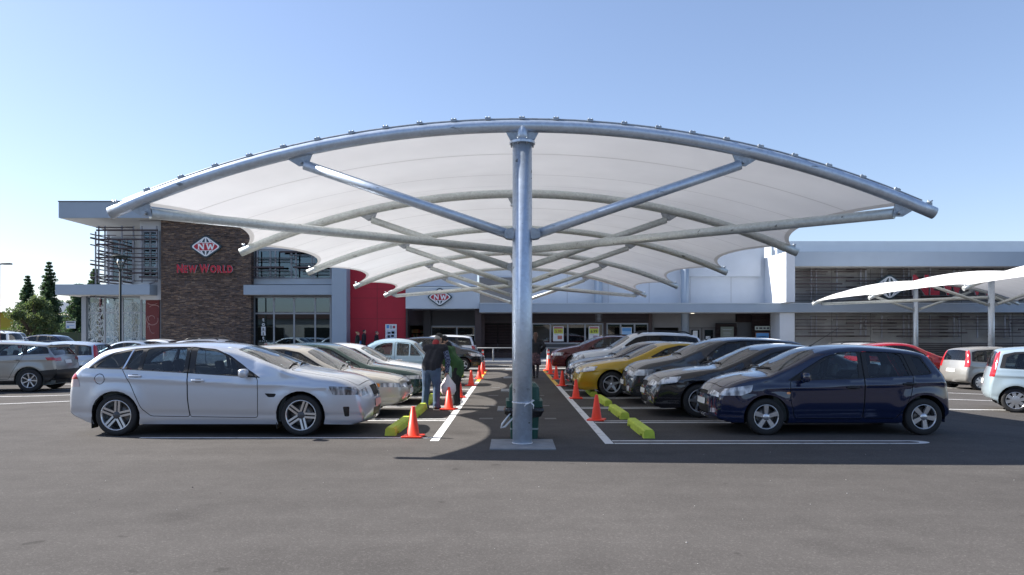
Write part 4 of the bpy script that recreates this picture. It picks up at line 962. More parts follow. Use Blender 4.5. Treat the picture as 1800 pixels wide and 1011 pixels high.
def stone():
    m = bpy.data.materials.new('stacked_stone'); m.use_nodes = True; nt = m.node_tree; b = nt.nodes['Principled BSDF']; N = nt.nodes.new; Lk = nt.links.new
    tc = N('ShaderNodeTexCoord'); sx = N('ShaderNodeSeparateXYZ'); Lk(tc.outputs['Object'], sx.inputs[0]); cb = N('ShaderNodeCombineXYZ')
    n0 = N('ShaderNodeTexNoise'); n0.inputs['Scale'].default_value = 2.2; n0.inputs['Detail'].default_value = 3; Lk(tc.outputs['Object'], n0.inputs['Vector'])
    ad = N('ShaderNodeMath'); ad.operation = 'ADD'; Lk(sx.outputs[0], ad.inputs[0]); Lk(sx.outputs[1], ad.inputs[1])
    jz = N('ShaderNodeMath'); jz.operation = 'MULTIPLY_ADD'; jz.inputs[1].default_value = .05; Lk(n0.outputs['Fac'], jz.inputs[0]); Lk(sx.outputs[2], jz.inputs[2])
    Lk(ad.outputs[0], cb.inputs[0]); Lk(jz.outputs[0], cb.inputs[1])
    def br(w, h, s):
        k = N('ShaderNodeTexBrick'); k.inputs['Scale'].default_value = 1; k.inputs['Brick Width'].default_value = w; k.inputs['Row Height'].default_value = h; k.inputs['Mortar Size'].default_value = .006; k.inputs['Mortar Smooth'].default_value = .3
        k.inputs['Bias'].default_value = 0; k.offset = .37; k.squash = .7; k.squash_frequency = 3
        k.inputs['Color1'].default_value = (0,0,0,1); k.inputs['Color2'].default_value = (1,1,1,1); k.inputs['Mortar'].default_value = (.2,.2,.2,1); Lk(cb.outputs[0], k.inputs['Vector']); return k
    k1 = br(.34, .055, 0); k2 = br(.9, .124, 0)
    n = N('ShaderNodeTexNoise'); n.inputs['Scale'].default_value = 1.; n.inputs['Detail'].default_value = 6; mp = N('ShaderNodeMapping'); mp.inputs['Scale'].default_value = (4.5, 4.5, 30); Lk(tc.outputs['Object'], mp.inputs[0]); Lk(mp.outputs[0], n.inputs['Vector'])
    mx = N('ShaderNodeMath'); mx.operation = 'MULTIPLY_ADD'; mx.inputs[1].default_value = .30; Lk(k1.outputs['Color'], mx.inputs[0])
    m2 = N('ShaderNodeMath'); m2.operation = 'MULTIPLY_ADD'; m2.inputs[1].default_value = .13; Lk(k2.outputs['Color'], m2.inputs[0]); m3 = N('ShaderNodeMath'); m3.operation = 'MULTIPLY'; m3.inputs[1].default_value = .70; Lk(n.outputs['Fac'], m3.inputs[0]); Lk(m3.outputs[0], m2.inputs[2]); Lk(m2.outputs[0], mx.inputs[2])
    rp = N('ShaderNodeValToRGB'); els = rp.color_ramp.elements
    els[0].position = .26; els[0].color = (.019,.016,.018,1); els[1].position = .80; els[1].color = (.30,.235,.18,1)
    for p, c in ((.40,(.045,.035,.033,1)),(.50,(.125,.076,.050,1)),(.59,(.088,.083,.090,1)),(.68,(.21,.125,.075,1))):
        e = els.new(p); e.color = c
    Lk(mx.outputs[0], rp.inputs[0])
    mo = N('ShaderNodeMix'); mo.data_type = 'RGBA'; Lk(k1.outputs['Fac'], mo.inputs['Factor']); Lk(rp.outputs[0], mo.inputs[6]); mo.inputs[7].default_value = (.008,.007,.007,1)
    Lk(mo.outputs[2], b.inputs['Base Color']); b.inputs['Roughness'].default_value = .85
    bp = N('ShaderNodeBump'); bp.inputs['Strength'].default_value = .8; bp.inputs['Distance'].default_value = .06; Lk(mx.outputs[0], bp.inputs['Height']); Lk(bp.outputs[0], b.inputs['Normal'])
    return m
M_stone = stone()
M_cpanel = mat('precast_concrete', (.30,.30,.295), .85, var=.16, vscale=1.4, vdetail=8, bump=.15, bscale=12)
bld = thing('supermarket_building', (0, 46, 0), 0, 'long grey and white supermarket with stone tower, red entrance wall and concrete wing', 'supermarket')
def put(mb, name, mats, parent=None): return mb.build(name, mats, parent or bld, (0, -46, 0) if (parent or bld) is bld else None)
def fb(mb, p0, p1, yt, yb, d, th=.3, mi=0, d2=None, z0=None, z1=None):
    """box whose front face at depth d covers photo pixels p0..p1, yt..yb"""
    return mb.box(wx(p0, d), wx(p1, d), d, d+th, wz(yb, d) if z0 is None else z0, wz(yt, d) if z1 is None else z1, mi)
ZR = wz(383, 45.5)
m = MB(); m.box(wx(103,45.5), wx(590,45.5), 45.5, 60, ZR, wz(355,45.5), 0); m.box(wx(103,45.5)+.05, wx(590,45.5)-.05, 45.56, 59.9, ZR-.02, ZR-.004, 1); m.box(wx(103,45.5)-.03, wx(590,45.5), 45.47, 60, wz(355,45.5)+.003, wz(355,45.5)+.06, 2)
put(m, 'roof', [M_fascia, M_soff, M_dkgrey])
m = MB(); m.box(wx(283,46), wx(441,46), 46, 46.5, 0, ZR-.03); put(m, 'stone_wall', M_stone)
m = MB(); m.box(wx(283,46)+.1, wx(441,46)-.1, 46.52, 54, .13, ZR-.04); put(m, 'core_wall', M_room)
# tower room behind the trellis
m = MB(); fb(m, 246, 282.6, 385, 640, 46.5, 4, 0, z0=3.75, z1=ZR-.03); fb(m, 187, 246, 400, 520, 50.8, .3, 0, z1=ZR-.03); m.box(wx(187,50.8), wx(187,50.8)+.3, 51.1, 58, 3.7, ZR-.03); put(m, 'tower_wall', M_white)
def window(name_d, p0, p1, yt, yb, d, cols, rows, gm=M_shop, th=.09, room=True, fm=M_frame):
    """framed glazing: frame with mullions at photo pixels cols and transoms at rows, one pane per light"""
    fr = MB(); X0, X1, Z0, Z1 = wx(p0, d), wx(p1, d), wz(yb, d), wz(yt, d); w = .05
    xs = [X0] + [wx(c, d) for c in cols] + [X1]; zs = [Z0] + sorted(wz(r, d) for r in rows) + [Z1]
    for x in xs: fr.box(x-w, x+w, d, d+th, Z0-w, Z1+w)
    for i in range(len(xs)-1):
        for z in zs: fr.box(xs[i]+w+.002, xs[i+1]-w-.002, d+.004, d+th-.004, z-w, z+w)
    f = put(fr, 'window', fm)
    for i in range(len(xs)-1):
        for j in range(len(zs)-1):
            p = MB(); p.box(xs[i]+w, xs[i+1]-w, d+.035, d+.045, zs[j]+w, zs[j+1]-w); link('pane', p.mesh('pane', gm), f)
    if room:
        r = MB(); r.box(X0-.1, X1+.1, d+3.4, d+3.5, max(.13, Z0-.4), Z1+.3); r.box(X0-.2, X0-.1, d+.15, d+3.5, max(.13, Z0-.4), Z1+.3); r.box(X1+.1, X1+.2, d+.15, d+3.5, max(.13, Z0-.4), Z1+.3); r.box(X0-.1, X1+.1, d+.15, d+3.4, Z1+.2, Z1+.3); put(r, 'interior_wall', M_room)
    return f
window('', 252, 279, 407, 489, 46.42, [264], [430, 470], M_shopd, room=False)
window('', 197, 234, 418, 494, 50.7, [209, 222], [], M_shopd, room=False)
def trellis_front(p0, p1, d, ys_, posts, seed, t=.045, split=True):
    r = random.Random(seed); h = MB(); v = MB()
    top, bot = min(ys_), max(ys_)
    for i, yy in enumerate(ys_):
        a, b = p0, p1
        segs = [(a, b)]
        if split:
            k = r.random()
            if k < .3: segs = [(a, a+(b-a)*r.uniform(.35,.8))]
            elif k < .55: segs = [(a+(b-a)*r.uniform(.15,.55), b)]
            elif k < .75: c = r.uniform(.3,.6); segs = [(a, a+(b-a)*c), (a+(b-a)*(c+.12), b)]
        tt = t*r.choice((.55, .7, 1., 1.5))
        for (s0, s1) in segs: h.box(wx(s0,d), wx(s1,d), d-.08-.012*(i % 3), d-.005, wz(yy,d)-tt, wz(yy,d)+tt)
    o = put(h, 'trellis', M_pipe)
    for q in posts: link('post', MB().box(wx(q,d)-.035, wx(q,d)+.035, d, d+.07, wz(bot+3,d), wz(top-3,d)).mesh('post', M_post), o)
trellis_front(170, 278, 45.9, [400,405,414,421,430,437,446,453,460,466,473,480,487,494], [173, 184, 214, 234, 249, 275], 3, .031)
v = MB(); h = MB(); XS = wx(166, 46.); r = random.Random(8)
for k in range(17): z = 3.95+k*.235+r.uniform(-.05,.05); h.box(XS-.1, XS-.04, 45.7+r.choice((0,0,.8)), 50.9-r.choice((0,0,1.2)), z-r.choice((.03,.05,.07)), z+.03)
o = put(h, 'trellis', M_pipe)
for yy in (46.1, 47.6, 49.2, 50.6): link('post', MB().box(XS-.035, XS+.035, yy, yy+.07, 3.75, 7.9).mesh('post', M_post), o)
# left awning and glazing with etched plants
m = MB(); m.box(wx(97,45.5), wx(263,45.5), 45.5, 52, wz(518,45.5), wz(500,45.5), 0); m.box(wx(97,45.5)+.05, wx(263,45.5)-.05, 45.56, 51.9, wz(518,45.5)-.016, wz(518,45.5)-.004, 1); put(m, 'awning', [M_fascia, M_soff])
m = MB(); fb(m, 143, 151, 519, 640, 47, .5, 0, z0=.12, z1=wz(518,45.5)-.02); put(m, 'corner_post', M_frame)
window('', 152, 281.5, 522, 628, 47.2, [184, 215, 248], [550], glass('shop_glass_clear', (.62,.72,.78), .0, 1., 1.8), room=False)
m = MB(); m.box(wx(152,47.2)-1.2, wx(281,47.2), 51.4, 51.5, .13, 3.72); m.box(wx(281,47.2)-.1, wx(281,47.2), 47.6, 51.4, .13, 3.72); put(m, 'interior_wall', mat('interior_pale', (.55,.60,.64), .8))
m = MB()
for p_ in (160, 200, 232): m.box(wx(p_,50), wx(p_,50)+.25, 50, 50.25, .13, 3.7)
put(m, 'interior_column', M_frame)
r = random.Random(21)
M_etch = mat('etched_white', (.55,.60,.62), .6)
for c in range(3):
    e = MB(); xa, xb = wx((155,187,218)[c], 47.2), wx((182,213,246)[c], 47.2)
    for k in range(105 if c == 0 else 75):
        x = r.uniform(xa, xb); z = r.uniform(.9, 3.55); a = r.uniform(0, 6.3); pts = []
        for q in range(7):
            pts.append((min(max(x, xa), xb), 47.19+.0002*k, min(max(z, .4), 3.62))); a += r.uniform(-.9,.9); x += .10*math.cos(a); z += .13*math.sin(a)
        e.tube(pts, [.012*w for w in (1,1.2,1.2,1.1,1,.7,.3)], 4, smooth=False)
    put(e, 'window_decal', M_etch)
M_poster = mat('poster_red', (.14,.018,.02), .5)
pp = thing('wall_poster', (wx(269,47.2), 47.15, wz(597,47.2)), 0, 'tall dark red poster with a white line drawing in the left shop window', 'poster')
hw = .43; hh = wz(524,47.2)-wz(597,47.2)
MB().box(-hw, hw, -.02, 0, 0, hh).build('sheet', M_poster, pp)
e = MB()
for (cx_, cz_, rx, rz, a0, a1) in ((.0,1.25,.36,.34,2.4,6.6),(-.05,1.3,.2,.2,0,4.),(.05,.9,.25,.5,3.2,5.),(-.2,.5,.1,.5,1.,2.6),(.12,2.0,.3,.15,0,3.),(0,2.3,.3,.12,3.2,6.)):
    e = MB().tube([(cx_+rx*math.cos(a), -.028, cz_+rz*math.sin(a)) for a in np.linspace(a0, a1, 14)], .016, 4); e.build('line_drawing', mat('poster_line', (.55,.35,.34), .6), pp)
# cafe block right of the stone wall
m = MB(); m.box(wx(428,45.5), wx(583,45.5), 45.5, 50.4, wz(518,45.5), wz(501,45.5), 0); m.box(wx(428,45.5)+.05, wx(583,45.5)-.05, 45.56, 50.3, wz(518,45.5)-.016, wz(518,45.5)-.004, 1); put(m, 'awning', [M_fascia, M_soff])
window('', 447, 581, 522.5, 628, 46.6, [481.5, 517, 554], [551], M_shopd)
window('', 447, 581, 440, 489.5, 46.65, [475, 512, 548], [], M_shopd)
m = MB(); fb(m, 441.3, 583, 490.5, 500, 46.62, .3); [m.box(wx(p,46.6)-.02, wx(p,46.6)+.02, 46.605, 46.62, wz(499.5,46.6), wz(491,46.6)) for p in (475,512,548)]; put(m, 'sill_panel', M_fascia2)
m = MB(); fb(m, 441.3, 583, 383, 438, 46.65, .3, 0, z1=ZR-.03); put(m, 'upper_wall', M_white)
trellis_front(442, 579, 46.25, [443,449,454,459,464,470,476,482,487], [452, 484, 520, 552], 11, .036)
m = MB(); m.tube([(wx(441.5,46.7),46.7,wz(440,46.7)),(wx(441.5,46.7),46.7,wz(496,46.7)),(wx(446,46.7),46.7,wz(500.5,46.7))], .05, 8); m.tube([(wx(277,46.2),46.2,wz(488,46.2)),(wx(272,46.2),46.2,wz(496,46.2)),(wx(263,46.2),46.2,wz(499,46.2))], .05, 8); put(m, 'downpipe', M_post)
m = MB(); m.box(wx(583,45.3), wx(609,45.3), 45.3, 46.35, .13, 7.2); put(m, 'grey_pier', M_fascia)
m = MB(); m.box(wx(609,46.4), wx(713,46.4), 46.4, 47, .13, 5.9, 0)
for p in (663,): m.box(wx(p,46.4)-.012, wx(p,46.4)+.012, 46.394, 46.4, .13, 5.9, 1)
for yy in (508, 560.5, 524): m.box(wx(615,46.4), wx(713,46.4), 46.395, 46.4, wz(yy,46.4)-.01, wz(yy,46.4)+.01, 1)
put(m, 'red_wall', [M_red, mat('red_joint', (.12,.01,.015), .6)])
# entrance
m = MB(); fb(m, 713, 842, 505, 542.5, 45.6, 1.2); fb(m, 713.3, 838, 470, 503.5, 46.1, .7, 1); m.box(wx(713.3,45.7), wx(842,45.7), 46.2, 49.2, wz(543,45.7)+.02, wz(541,45.7)+.02, 2); put(m, 'entrance_header', [M_fascia2, M_white, M_soff])
for a_, b_, d_ in ((713.4, 716.5, 46), (835, 846, 45.9)): m = MB(); fb(m, a_, b_, 543, 640, d_, .4, z0=.13); put(m, 'entrance_post', M_brown)
m = MB(); fb(m, 716, 757, 543, 572, 49.2, .2); fb(m, 757, 836, 543, 572.5, 49.1, .2); put(m, 'entrance_panel', M_dkgrey)
m = MB(); fb(m, 744, 757, 543, 640, 48.7, .3, z0=.13); put(m, 'entrance_column', mat('entrance_column_dark', (.045,.045,.05), .5))
ew = window('', 758, 835, 574, 630, 49.1, [803], [], M_shop)
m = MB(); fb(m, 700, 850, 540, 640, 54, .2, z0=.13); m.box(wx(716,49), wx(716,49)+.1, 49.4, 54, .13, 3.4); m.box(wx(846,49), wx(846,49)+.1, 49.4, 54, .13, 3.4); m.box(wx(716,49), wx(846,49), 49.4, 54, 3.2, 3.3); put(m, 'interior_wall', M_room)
m = MB(); r = random.Random(4); M_goods = [mat('goods_%s' % n, c, .6) for n, c in (('orange',(.35,.16,.04)),('green',(.10,.16,.05)),('red',(.30,.04,.03)),('tan',(.30,.22,.12)))]
for k in range(60): x = r.uniform(wx(717,49.6), wx(743,49.6)); z = r.choice((.5,.8,1.1,1.4,1.7)); m.box(x-.06, x+.06, 50.3+r.uniform(0,.3), 50.7, z, z+r.uniform(.12,.24), r.randrange(4))
put(m, 'shop_shelves', M_goods)
m = MB(); r = random.Random(14)
for k in range(26): x = r.uniform(wx(760,49.1), wx(833,49.1)); z = r.uniform(.8,2.1); m.box(x-.22, x+.22, 49.165+.0006*k, 49.168+.0006*k, z, z+r.uniform(.15,.4), r.randrange(3))
put(m, 'window_decal', [mat('decal_pink',(.42,.28,.27),.6), mat('decal_red',(.25,.03,.04),.6), mat('decal_grey',(.34,.33,.33),.6)])
# long awning over the trading frontage
ZA0, ZA1 = wz(549, 45.2), wz(534, 45.2)
m = MB(); m.box(wx(842.5,45.2), 46, 45.2, 50.4, ZA0, ZA1, 0); m.box(wx(842.5,45.2)+.02, 45.9, 45.26, 50.3, ZA0-.02, ZA0-.004, 1); m.box(wx(842.5,45.2), 46, 45.17, 50.4, ZA1+.003, ZA1+.05, 2); put(m, 'awning', [M_fascia, M_soff, M_fascia2])
m = MB(); m.box(wx(842,48.2), wx(1371,45.4)-.002, 48.2, 48.6, ZA1+.06, 7.7, 0); m.box(wx(1210,48), wx(1371,45.4)-.3, 48.0, 48.199, wz(486,48), 7.6, 0); m.box(wx(843,48.2), wx(905,48.2), 48.1, 48.198, ZA1+.06, wz(488,48.2), 1)
for k in range(6): m.box(wx(925+72*k,48.2)-.008, wx(925+72*k,48.2)+.008, 48.194, 48.201, ZA1+.07, 7.69, 1)
put(m, 'upper_wall', [M_white, M_panelgrey])
for p in (1052, 1204):
    m = MB(); m.tube([(wx(p,47.7),47.7,.13),(wx(p,47.7),47.7,7.2)], .26, 20); put(m, 'round_column', M_fascia)
# trading frontage under the awning
def louvre(p0, p1, yt, yb, d, n, mi, back=True):
    q = MB(); Z0, Z1 = wz(yb,d), wz(yt,d); st = (Z1-Z0)/n
    for k in range(n): q.add([(wx(p0,d),d,Z0+st*k),(wx(p1,d),d,Z0+st*k),(wx(p1,d),d+.07,Z0+st*(k+.62)),(wx(p0,d),d+.07,Z0+st*(k+.62)),(wx(p0,d),d+.012,Z0+st*k-.012),(wx(p1,d),d+.012,Z0+st*k-.012),(wx(p1,d),d+.082,Z0+st*(k+.62)-.012),(wx(p0,d),d+.082,Z0+st*(k+.62)-.012)], [(0,1,2,3),(7,6,5,4),(0,4,5,1),(3,2,6,7),(0,3,7,4),(1,5,6,2)], 0)
    if back: q.box(wx(p0,d), wx(p1,d), d+.2, d+.25, Z0, Z1, 1)
    return put(q, 'louvre', [mi, M_gap])
louvre(849, 1144, 547.5, 566, 47.4, 8, M_browng); 
m = MB(); fb(m, 846, 1146, 566, 568, 47.35, .3); fb(m, 1061, 1066, 568, 640, 47.3, .3, z0=.13); fb(m, 1140, 1146, 548, 640, 47.3, .4, z0=.13); fb(m, 846, 852, 548, 640, 47.3, .3, z0=.13); put(m, 'brown_frame', M_brown)
for a, b in ((852, 874), (876, 900)): louvre(a, b, 570, 620, 47.4, 18, M_brown)
m = MB(); fb(m, 846, 936, 620, 640, 47.38, .1, z0=.13); put(m, 'base_panel', M_brown)
m = MB(); fb(m, 850, 1146, 604.5, 640, 47.5, .2, z0=.13); put(m, 'base_wall', M_dkgrey)
window('', 902, 1060, 569, 603.5, 47.4, [935.5, 967.5, 998, 1028.5], [], M_shop, .1); window('', 1067, 1139, 569, 603.5, 47.4, [1091, 1115.5], [], M_shop, .1)
m = MB(); fb(m, 1146.5, 1197, 548, 576, 47.6, .2); fb(m, 1210, 1296, 548, 576, 47.6, .2); fb(m, 1146.5, 1150, 576, 640, 47.6, .2, z0=.13); fb(m, 1193, 1211, 576, 640, 47.6, .2, z0=.13); put(m, 'panel_wall', M_panelgrey)
m = MB(); fb(m, 1146, 1200, 574, 640, 50.2, .1, z0=.13); put(m, 'interior_wall', M_room)
for a, b in ((1211.5, 1233), (1234.5, 1257)):
    m = MB(); fb(m, a, b, 577, 640, 47.65, .08, z0=.14); dr = put(m, 'door', M_panelgrey); q = MB(); fb(q, a+4, b-4, 580, 600, 47.63, .015); link('door_window', q.mesh('door_window', M_shopd), dr)
for (a, b, yt) in ((1258, 1295, 568), (1322, 1362, 549)):
    m = MB(); fb(m, a, b, yt, 640, 47.2, .1, z0=.13); put(m, 'louvre_backing', M_gap); louvre(a, b, yt+1, 622, 47.05, 20 if yt > 560 else 26, M_brown, False)
louvre(1295, 1322, 550, 566, 47.3, 7, M_brown); m = MB(); fb(m, 1296, 1322, 566, 640, 47.6, .1, z0=.13); put(m, 'door', M_dkgrey)
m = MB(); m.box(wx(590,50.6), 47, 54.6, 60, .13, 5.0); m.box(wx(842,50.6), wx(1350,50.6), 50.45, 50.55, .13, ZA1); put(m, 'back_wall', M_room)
# piers, right wing
ZF0, ZF1 = wz(468, 44.4), wz(442.5, 44.4)
m = MB(); m.box(wx(1371,45.4), wx(1397.2,44.4), 44.38, 49.9, ZA1+.06, ZF1+.002); m.box(wx(1371,45.4), wx(1397,45.4), 45.42, 49.9, .13, ZA0-.03); put(m, 'white_pier', M_white)
m = MB(); m.box(wx(1397.5,44.4), 48, 44.4, 52, ZF0, ZF1, 0); m.box(wx(1397.5,44.4)+.05, 47.9, 44.46, 51.9, ZF0-.02, ZF0-.004, 2); m.box(wx(1397.5,44.4), 48, 47.4, 60, ZF1+.003, wz(424,47.4), 1); put(m, 'roof', [M_fascia, M_fascia2, M_soff])
m = MB(); m.box(wx(1397,46)+.01, 47.8, 46, 46.4, .13, ZF0-.03, 0)
for p in (1462, 1530, 1600, 1690, 1780): m.box(wx(p,46)-.012, wx(p,46)+.012, 45.994, 46, .13, ZF0-.03, 1)
put(m, 'concrete_wall', [M_cpanel, mat('panel_joint', (.09,.09,.09), .9)])
seg = [(1398, 1500), (1487, 1575), (1560, 1665), (1650, 1745), (1735, 1860)]
for k, (a, b) in enumerate(seg):
    trellis_front(a, b, 45.6, [474,478,482,488,494,499,505,511,517,522,528], [a+13+(b-a)*.15, a+22+(b-a)*.15, a+(b-a)*.72], 30+k, .030)
    trellis_front(a, b, 45.6, [557,562,568,573.5,579,585,591], [a+13+(b-a)*.15, a+22+(b-a)*.15, a+(b-a)*.72], 50+k, .027)
m = MB()
for z in (.2,.32,.44,.56,.68,.80,.92,1.04): m.box(wx(1590,45.7), 46, 45.7, 45.78, z, z+.05)
put(m, 'low_rail_screen', M_pipe)
for p in (1218, 1378): MB().lathe([(.001,0),(.11,0),(.12,.012)], 16, 0, Matrix.Translation((wx(p,46.5), .6, ZA0-.036))).build('downlight', mat('downlight_glow', (.9,.85,.7), .5, emit=((1.,.9,.7), 1.2)), bld)
# ------------------------------------------------------------------ signs
M_navy = mat('sign_navy', (.012,.035,.05), .35); M_swhite = mat('sign_white', (.74,.76,.78), .4); M_sred = mat('sign_red', (.42,.012,.03), .4); M_side = mat('letter_edge', (.5,.5,.55), .4)
def clip(poly, a, b, c):
    out = []
    for i in range(len(poly)):
        p, q = poly[i], poly[(i+1) % len(poly)]; dp = a*p[0]+b*p[1]-c; dq = a*q[0]+b*q[1]-c
        if dp <= 0: out.append(p)
        if (dp < 0) != (dq < 0) and abs(dp-dq) > 1e-12: t = dp/(dp-dq); out.append((p[0]+(q[0]-p[0])*t, p[1]+(q[1]-p[1])*t))
    return out
def serifN(x, w, h):
    s = h*.10
    return [[(x,0),(x+.34*w,0),(x+.34*w,s),(x+.25*w,s),(x+.25*w,h*.66),(x+.70*w,0),(x+.86*w,0),(x+.86*w,h-s),(x+.95*w,h-s),(x+.95*w,h),(x+.62*w,h),(x+.62*w,h-s),(x+.72*w,h-s),(x+.72*w,h*.40),(x+.30*w,h),(x,h),(x,h-s),(x+.11*w,h-s),(x+.11*w,s),(x,s)]]
def serifW(x, w, h):
    s = h*.10
    return [[(x,h),(x,h-s),(x+.07*w,h-s),(x+.24*w,0),(x+.36*w,0),(x+.50*w,h*.52),(x+.62*w,0),(x+.74*w,0),(x+.93*w,h-s),(x+w,h-s),(x+w,h),(x+.73*w,h),(x+.73*w,h-s),(x+.81*w,h-s),(x+.70*w,h*.36),(x+.57*w,h*.92),(x+.44*w,h*.92),(x+.31*w,h*.36),(x+.20*w,h-s),(x+.29*w,h-s),(x+.29*w,h)]]
def logo(px, py, d, hw, hh, label, th=.12):
    root = thing('logo_sign', (wx(px, d), d, wz(py, d)), 0, label, 'sign', 'diamond shop signs')
    def dia(s, r=.22): return [tuple(p) for p in rounded([(hw*s,0),(0,hh*s),(-hw*s,0),(0,-hh*s)], r*hw, 6)]
    def layer(polys, z, t, m, nm):
        q = MB()
        for p in polys: q.prism(p, Matrix.Translation((0, -z, 0)) @ FRONT, t)
        q.build(nm, m, root)
    layer([dia(1.)], 0, th, M_navy, 'backing'); layer([dia(.865, .19)], th, .008, M_swhite, 'white_border')
    inn = dia(.745, .15); b = hh*.36; caps = [clip(inn, 0, -1, -b), clip(inn, 0, 1, -b)]
    [layer([c_], th+.008, .006, M_navy, 'globe') for c_ in caps]
    mer = []
    for sg in (1, -1):
        for k in (-1, 0, 1):
            w0, w1 = hw*.035, hw*.05; x1 = k*hw*.10; x0 = k*hw*.27
            q = [(x0-w1, sg*b), (x0+w1, sg*b), (x1+w0, sg*hh*.72), (x1-w0, sg*hh*.72)]
            mer.append(q if sg > 0 else q[::-1])
    layer(mer, th+.014, .004, M_swhite, 'meridians')
    band = clip(clip(dia(.745, .15), 0, 1, b*.86), 0, -1, b*.86); layer([band], th+.008, .006, M_sred, 'red_band')
    H = hh*.50; w = hw*.46; let = [[(p[0], p[1]-H/2) for p in q] for q in serifN(-w*1.06, w, H)+serifW(w*.0, w*1.2, H)]
    layer(let, th+.014, .012, M_swhite, 'lettering'); return root
logo(363, 434, 45.98, 1.05, .74, 'red and white diamond NW sign high on the brown stone wall')
logo(773.5, 522.5, 45.58, .80, .60, 'red and white diamond NW sign over the shop entrance')
logo(1562, 505, 45.4, 1.15, .82, 'red and white diamond NW sign on the concrete wall, half hidden by the far canopy')
def words(px, py, d, cap, label, bold, total_px):
    root = thing('shop_lettering', (wx(px, d), d, wz(py, d)), 0, label, 'sign', 'shop name lettering'); x = 0.; parts = []
    for ch in 'NEW WORLD':
        if ch == ' ': x += cap*.42; continue
        big = ch in 'NW' and (x == 0 or (parts and parts[-1][2] == 'SP'))
        parts.append([ch, x, ''])
        x += cap
    # lay the letters out by their real widths
    x = 0.; first = True; objs = []
    for ch in 'NEW WORLD':
        if ch == ' ': x += cap*.30; first = True; continue
        sz = cap*(1.62 if first else 1.38); me = text_mesh(ch, sz, .05, cap*.075, 'LEFT'); xs = [v.co.x for v in me.vertices]; ys_ = [v.co.y for v in me.vertices]
        me.materials.clear(); me.materials.append(M_sred); me.materials.append(M_side)
        for p in me.polygons: p.material_index = 0 if p.normal.z > .5 else 1
        for v in me.vertices: v.co.y -= min(ys_); v.co.x -= min(xs)
        objs.append((me, x)); x += max(xs)-min(xs)+cap*.13; first = False
    k = total_px*d/F/x
    for me, xx in objs:
        o = link('letter', me, root, (xx*k, -.05, 0), (R_(90), 0, 0)); o.scale = (k, 1, 1)
    return root
words(312, 480, 45.9, .42, 'red NEW WORLD lettering below the sign on the stone wall', .02, 99)
words(1603, 519, 45.35, .97, 'big red NEW WORLD letters on the concrete wall behind the far canopy', .04, 250)
# cafe lettering in the window
for k, ch in enumerate('toast'):
    z = wz(562+k*8.0, 46.55)
    if k == 0: cf = thing('cafe_lettering', (wx(463,46.55), 46.55, z), 0, 'small white vertical toast CAFE lettering in the shop window beside the stone wall', 'sign')
    lettering('lettering', ch, .34, 0, -.012, z-cf.location.z, M_navy if k in (2, 3) else M_swhite, cf, .006, .004)
    if k in (2, 3): MB().box(-.13, .13, -.006, 0, z-cf.location.z-.13, z-cf.location.z+.13).build('tile', M_swhite, cf)
lettering('lettering', 'CAFE', .13, 0, -.012, wz(600,46.55)-cf.location.z, M_swhite, cf, .0, .003, None, 'CENTER', 0, 1.8)
# notice board, posters
def board(name, px, py, w, h, d, label, cat, cols, layout, group=None, words_=None):
    root = thing(name, (wx(px, d), d, wz(py, d)), 0, label, cat, group); X = w*d/F/2; Z = h*d/F/2
    MB().box(-X, X, -.03, 0, -Z, Z).build('panel', cols[0], root)
    for (a, b, c, e, mi) in layout: MB().box(-X+2*X*a, -X+2*X*b, -.034, -.0301, -Z+2*Z*c, -Z+2*Z*e).build('print', cols[mi], root)
    for (t, x, z, s, mi) in (words_ or []): lettering('lettering', t, s, -X+2*X*x, -.038, -Z+2*Z*z, cols[mi], root, .004, .002)
M_pw = mat('paper_white', (.72,.74,.76), .6); M_pg = mat('paper_lime', (.55,.62,.08), .6); M_pr = mat('paper_red', (.40,.05,.07), .6); M_pb = mat('paper_blue', (.10,.30,.62), .6); M_pk = mat('paper_ink', (.03,.03,.03), .6); M_pgr = mat('paper_grey', (.35,.37,.40), .6); M_pbr = mat('paper_brown', (.25,.10,.05), .6)
lay = [(.08,.92,.86,.95,2),(.06,.94,.52,.85,1),(.1,.5,.46,.48,5),(.42,.85,.14,.38,3)]
board('window_poster', 981.5, 587, 18.5, 26, 47.3, 'white and lime sale poster with price in the window, nearer the column', 'poster', [M_pw, M_pg, M_pr, mat('paper_meat',(.5,.16,.12),.6), M_pb, M_pgr], lay, 'sale posters in the shop windows', [('5.99', .5, .66, .24, 2)])
board('window_poster', 1044, 587, 18.5, 26, 47.3, 'white and lime sale poster in the window left of the blue poster', 'poster', [M_pw, M_pg, M_pr, mat('paper_mauve',(.35,.25,.33),.6), M_pk, M_pgr], lay, 'sale posters in the shop windows', [('6.99', .5, .66, .24, 4)])
board('window_poster', 1101.5, 584, 18, 17, 47.3, 'sky blue poster in a white border in the right shop window', 'poster', [M_pw, M_pb, mat('paper_sky',(.30,.52,.80),.6), M_pbr], [(.05,.95,.60,.95,1),(.05,.95,.25,.60,2),(.05,.95,.06,.22,3)])
board('notice_board', 687.5, 584, 20, 28, 46.35, 'white notice board of small leaflets on the red wall', 'notice board', [M_pw, mat('paper_pale',(.55,.60,.70),.6), M_pb, M_pr, M_pgr], [(.12,.88,.06,.62,1),(.1,.34,.74,.95,2),(.4,.6,.72,.92,4),(.66,.86,.74,.9,3),(.2,.4,.15,.3,4),(.5,.75,.2,.32,2),(.55,.8,.4,.55,3),(.2,.45,.4,.5,4)])
board('parking_sign', 632, 602.5, 13, 7, 46.3, 'small blue accessible parking sign low on the red wall', 'sign', [M_pb, M_pw], [(.45,.55,.2,.8,1)])
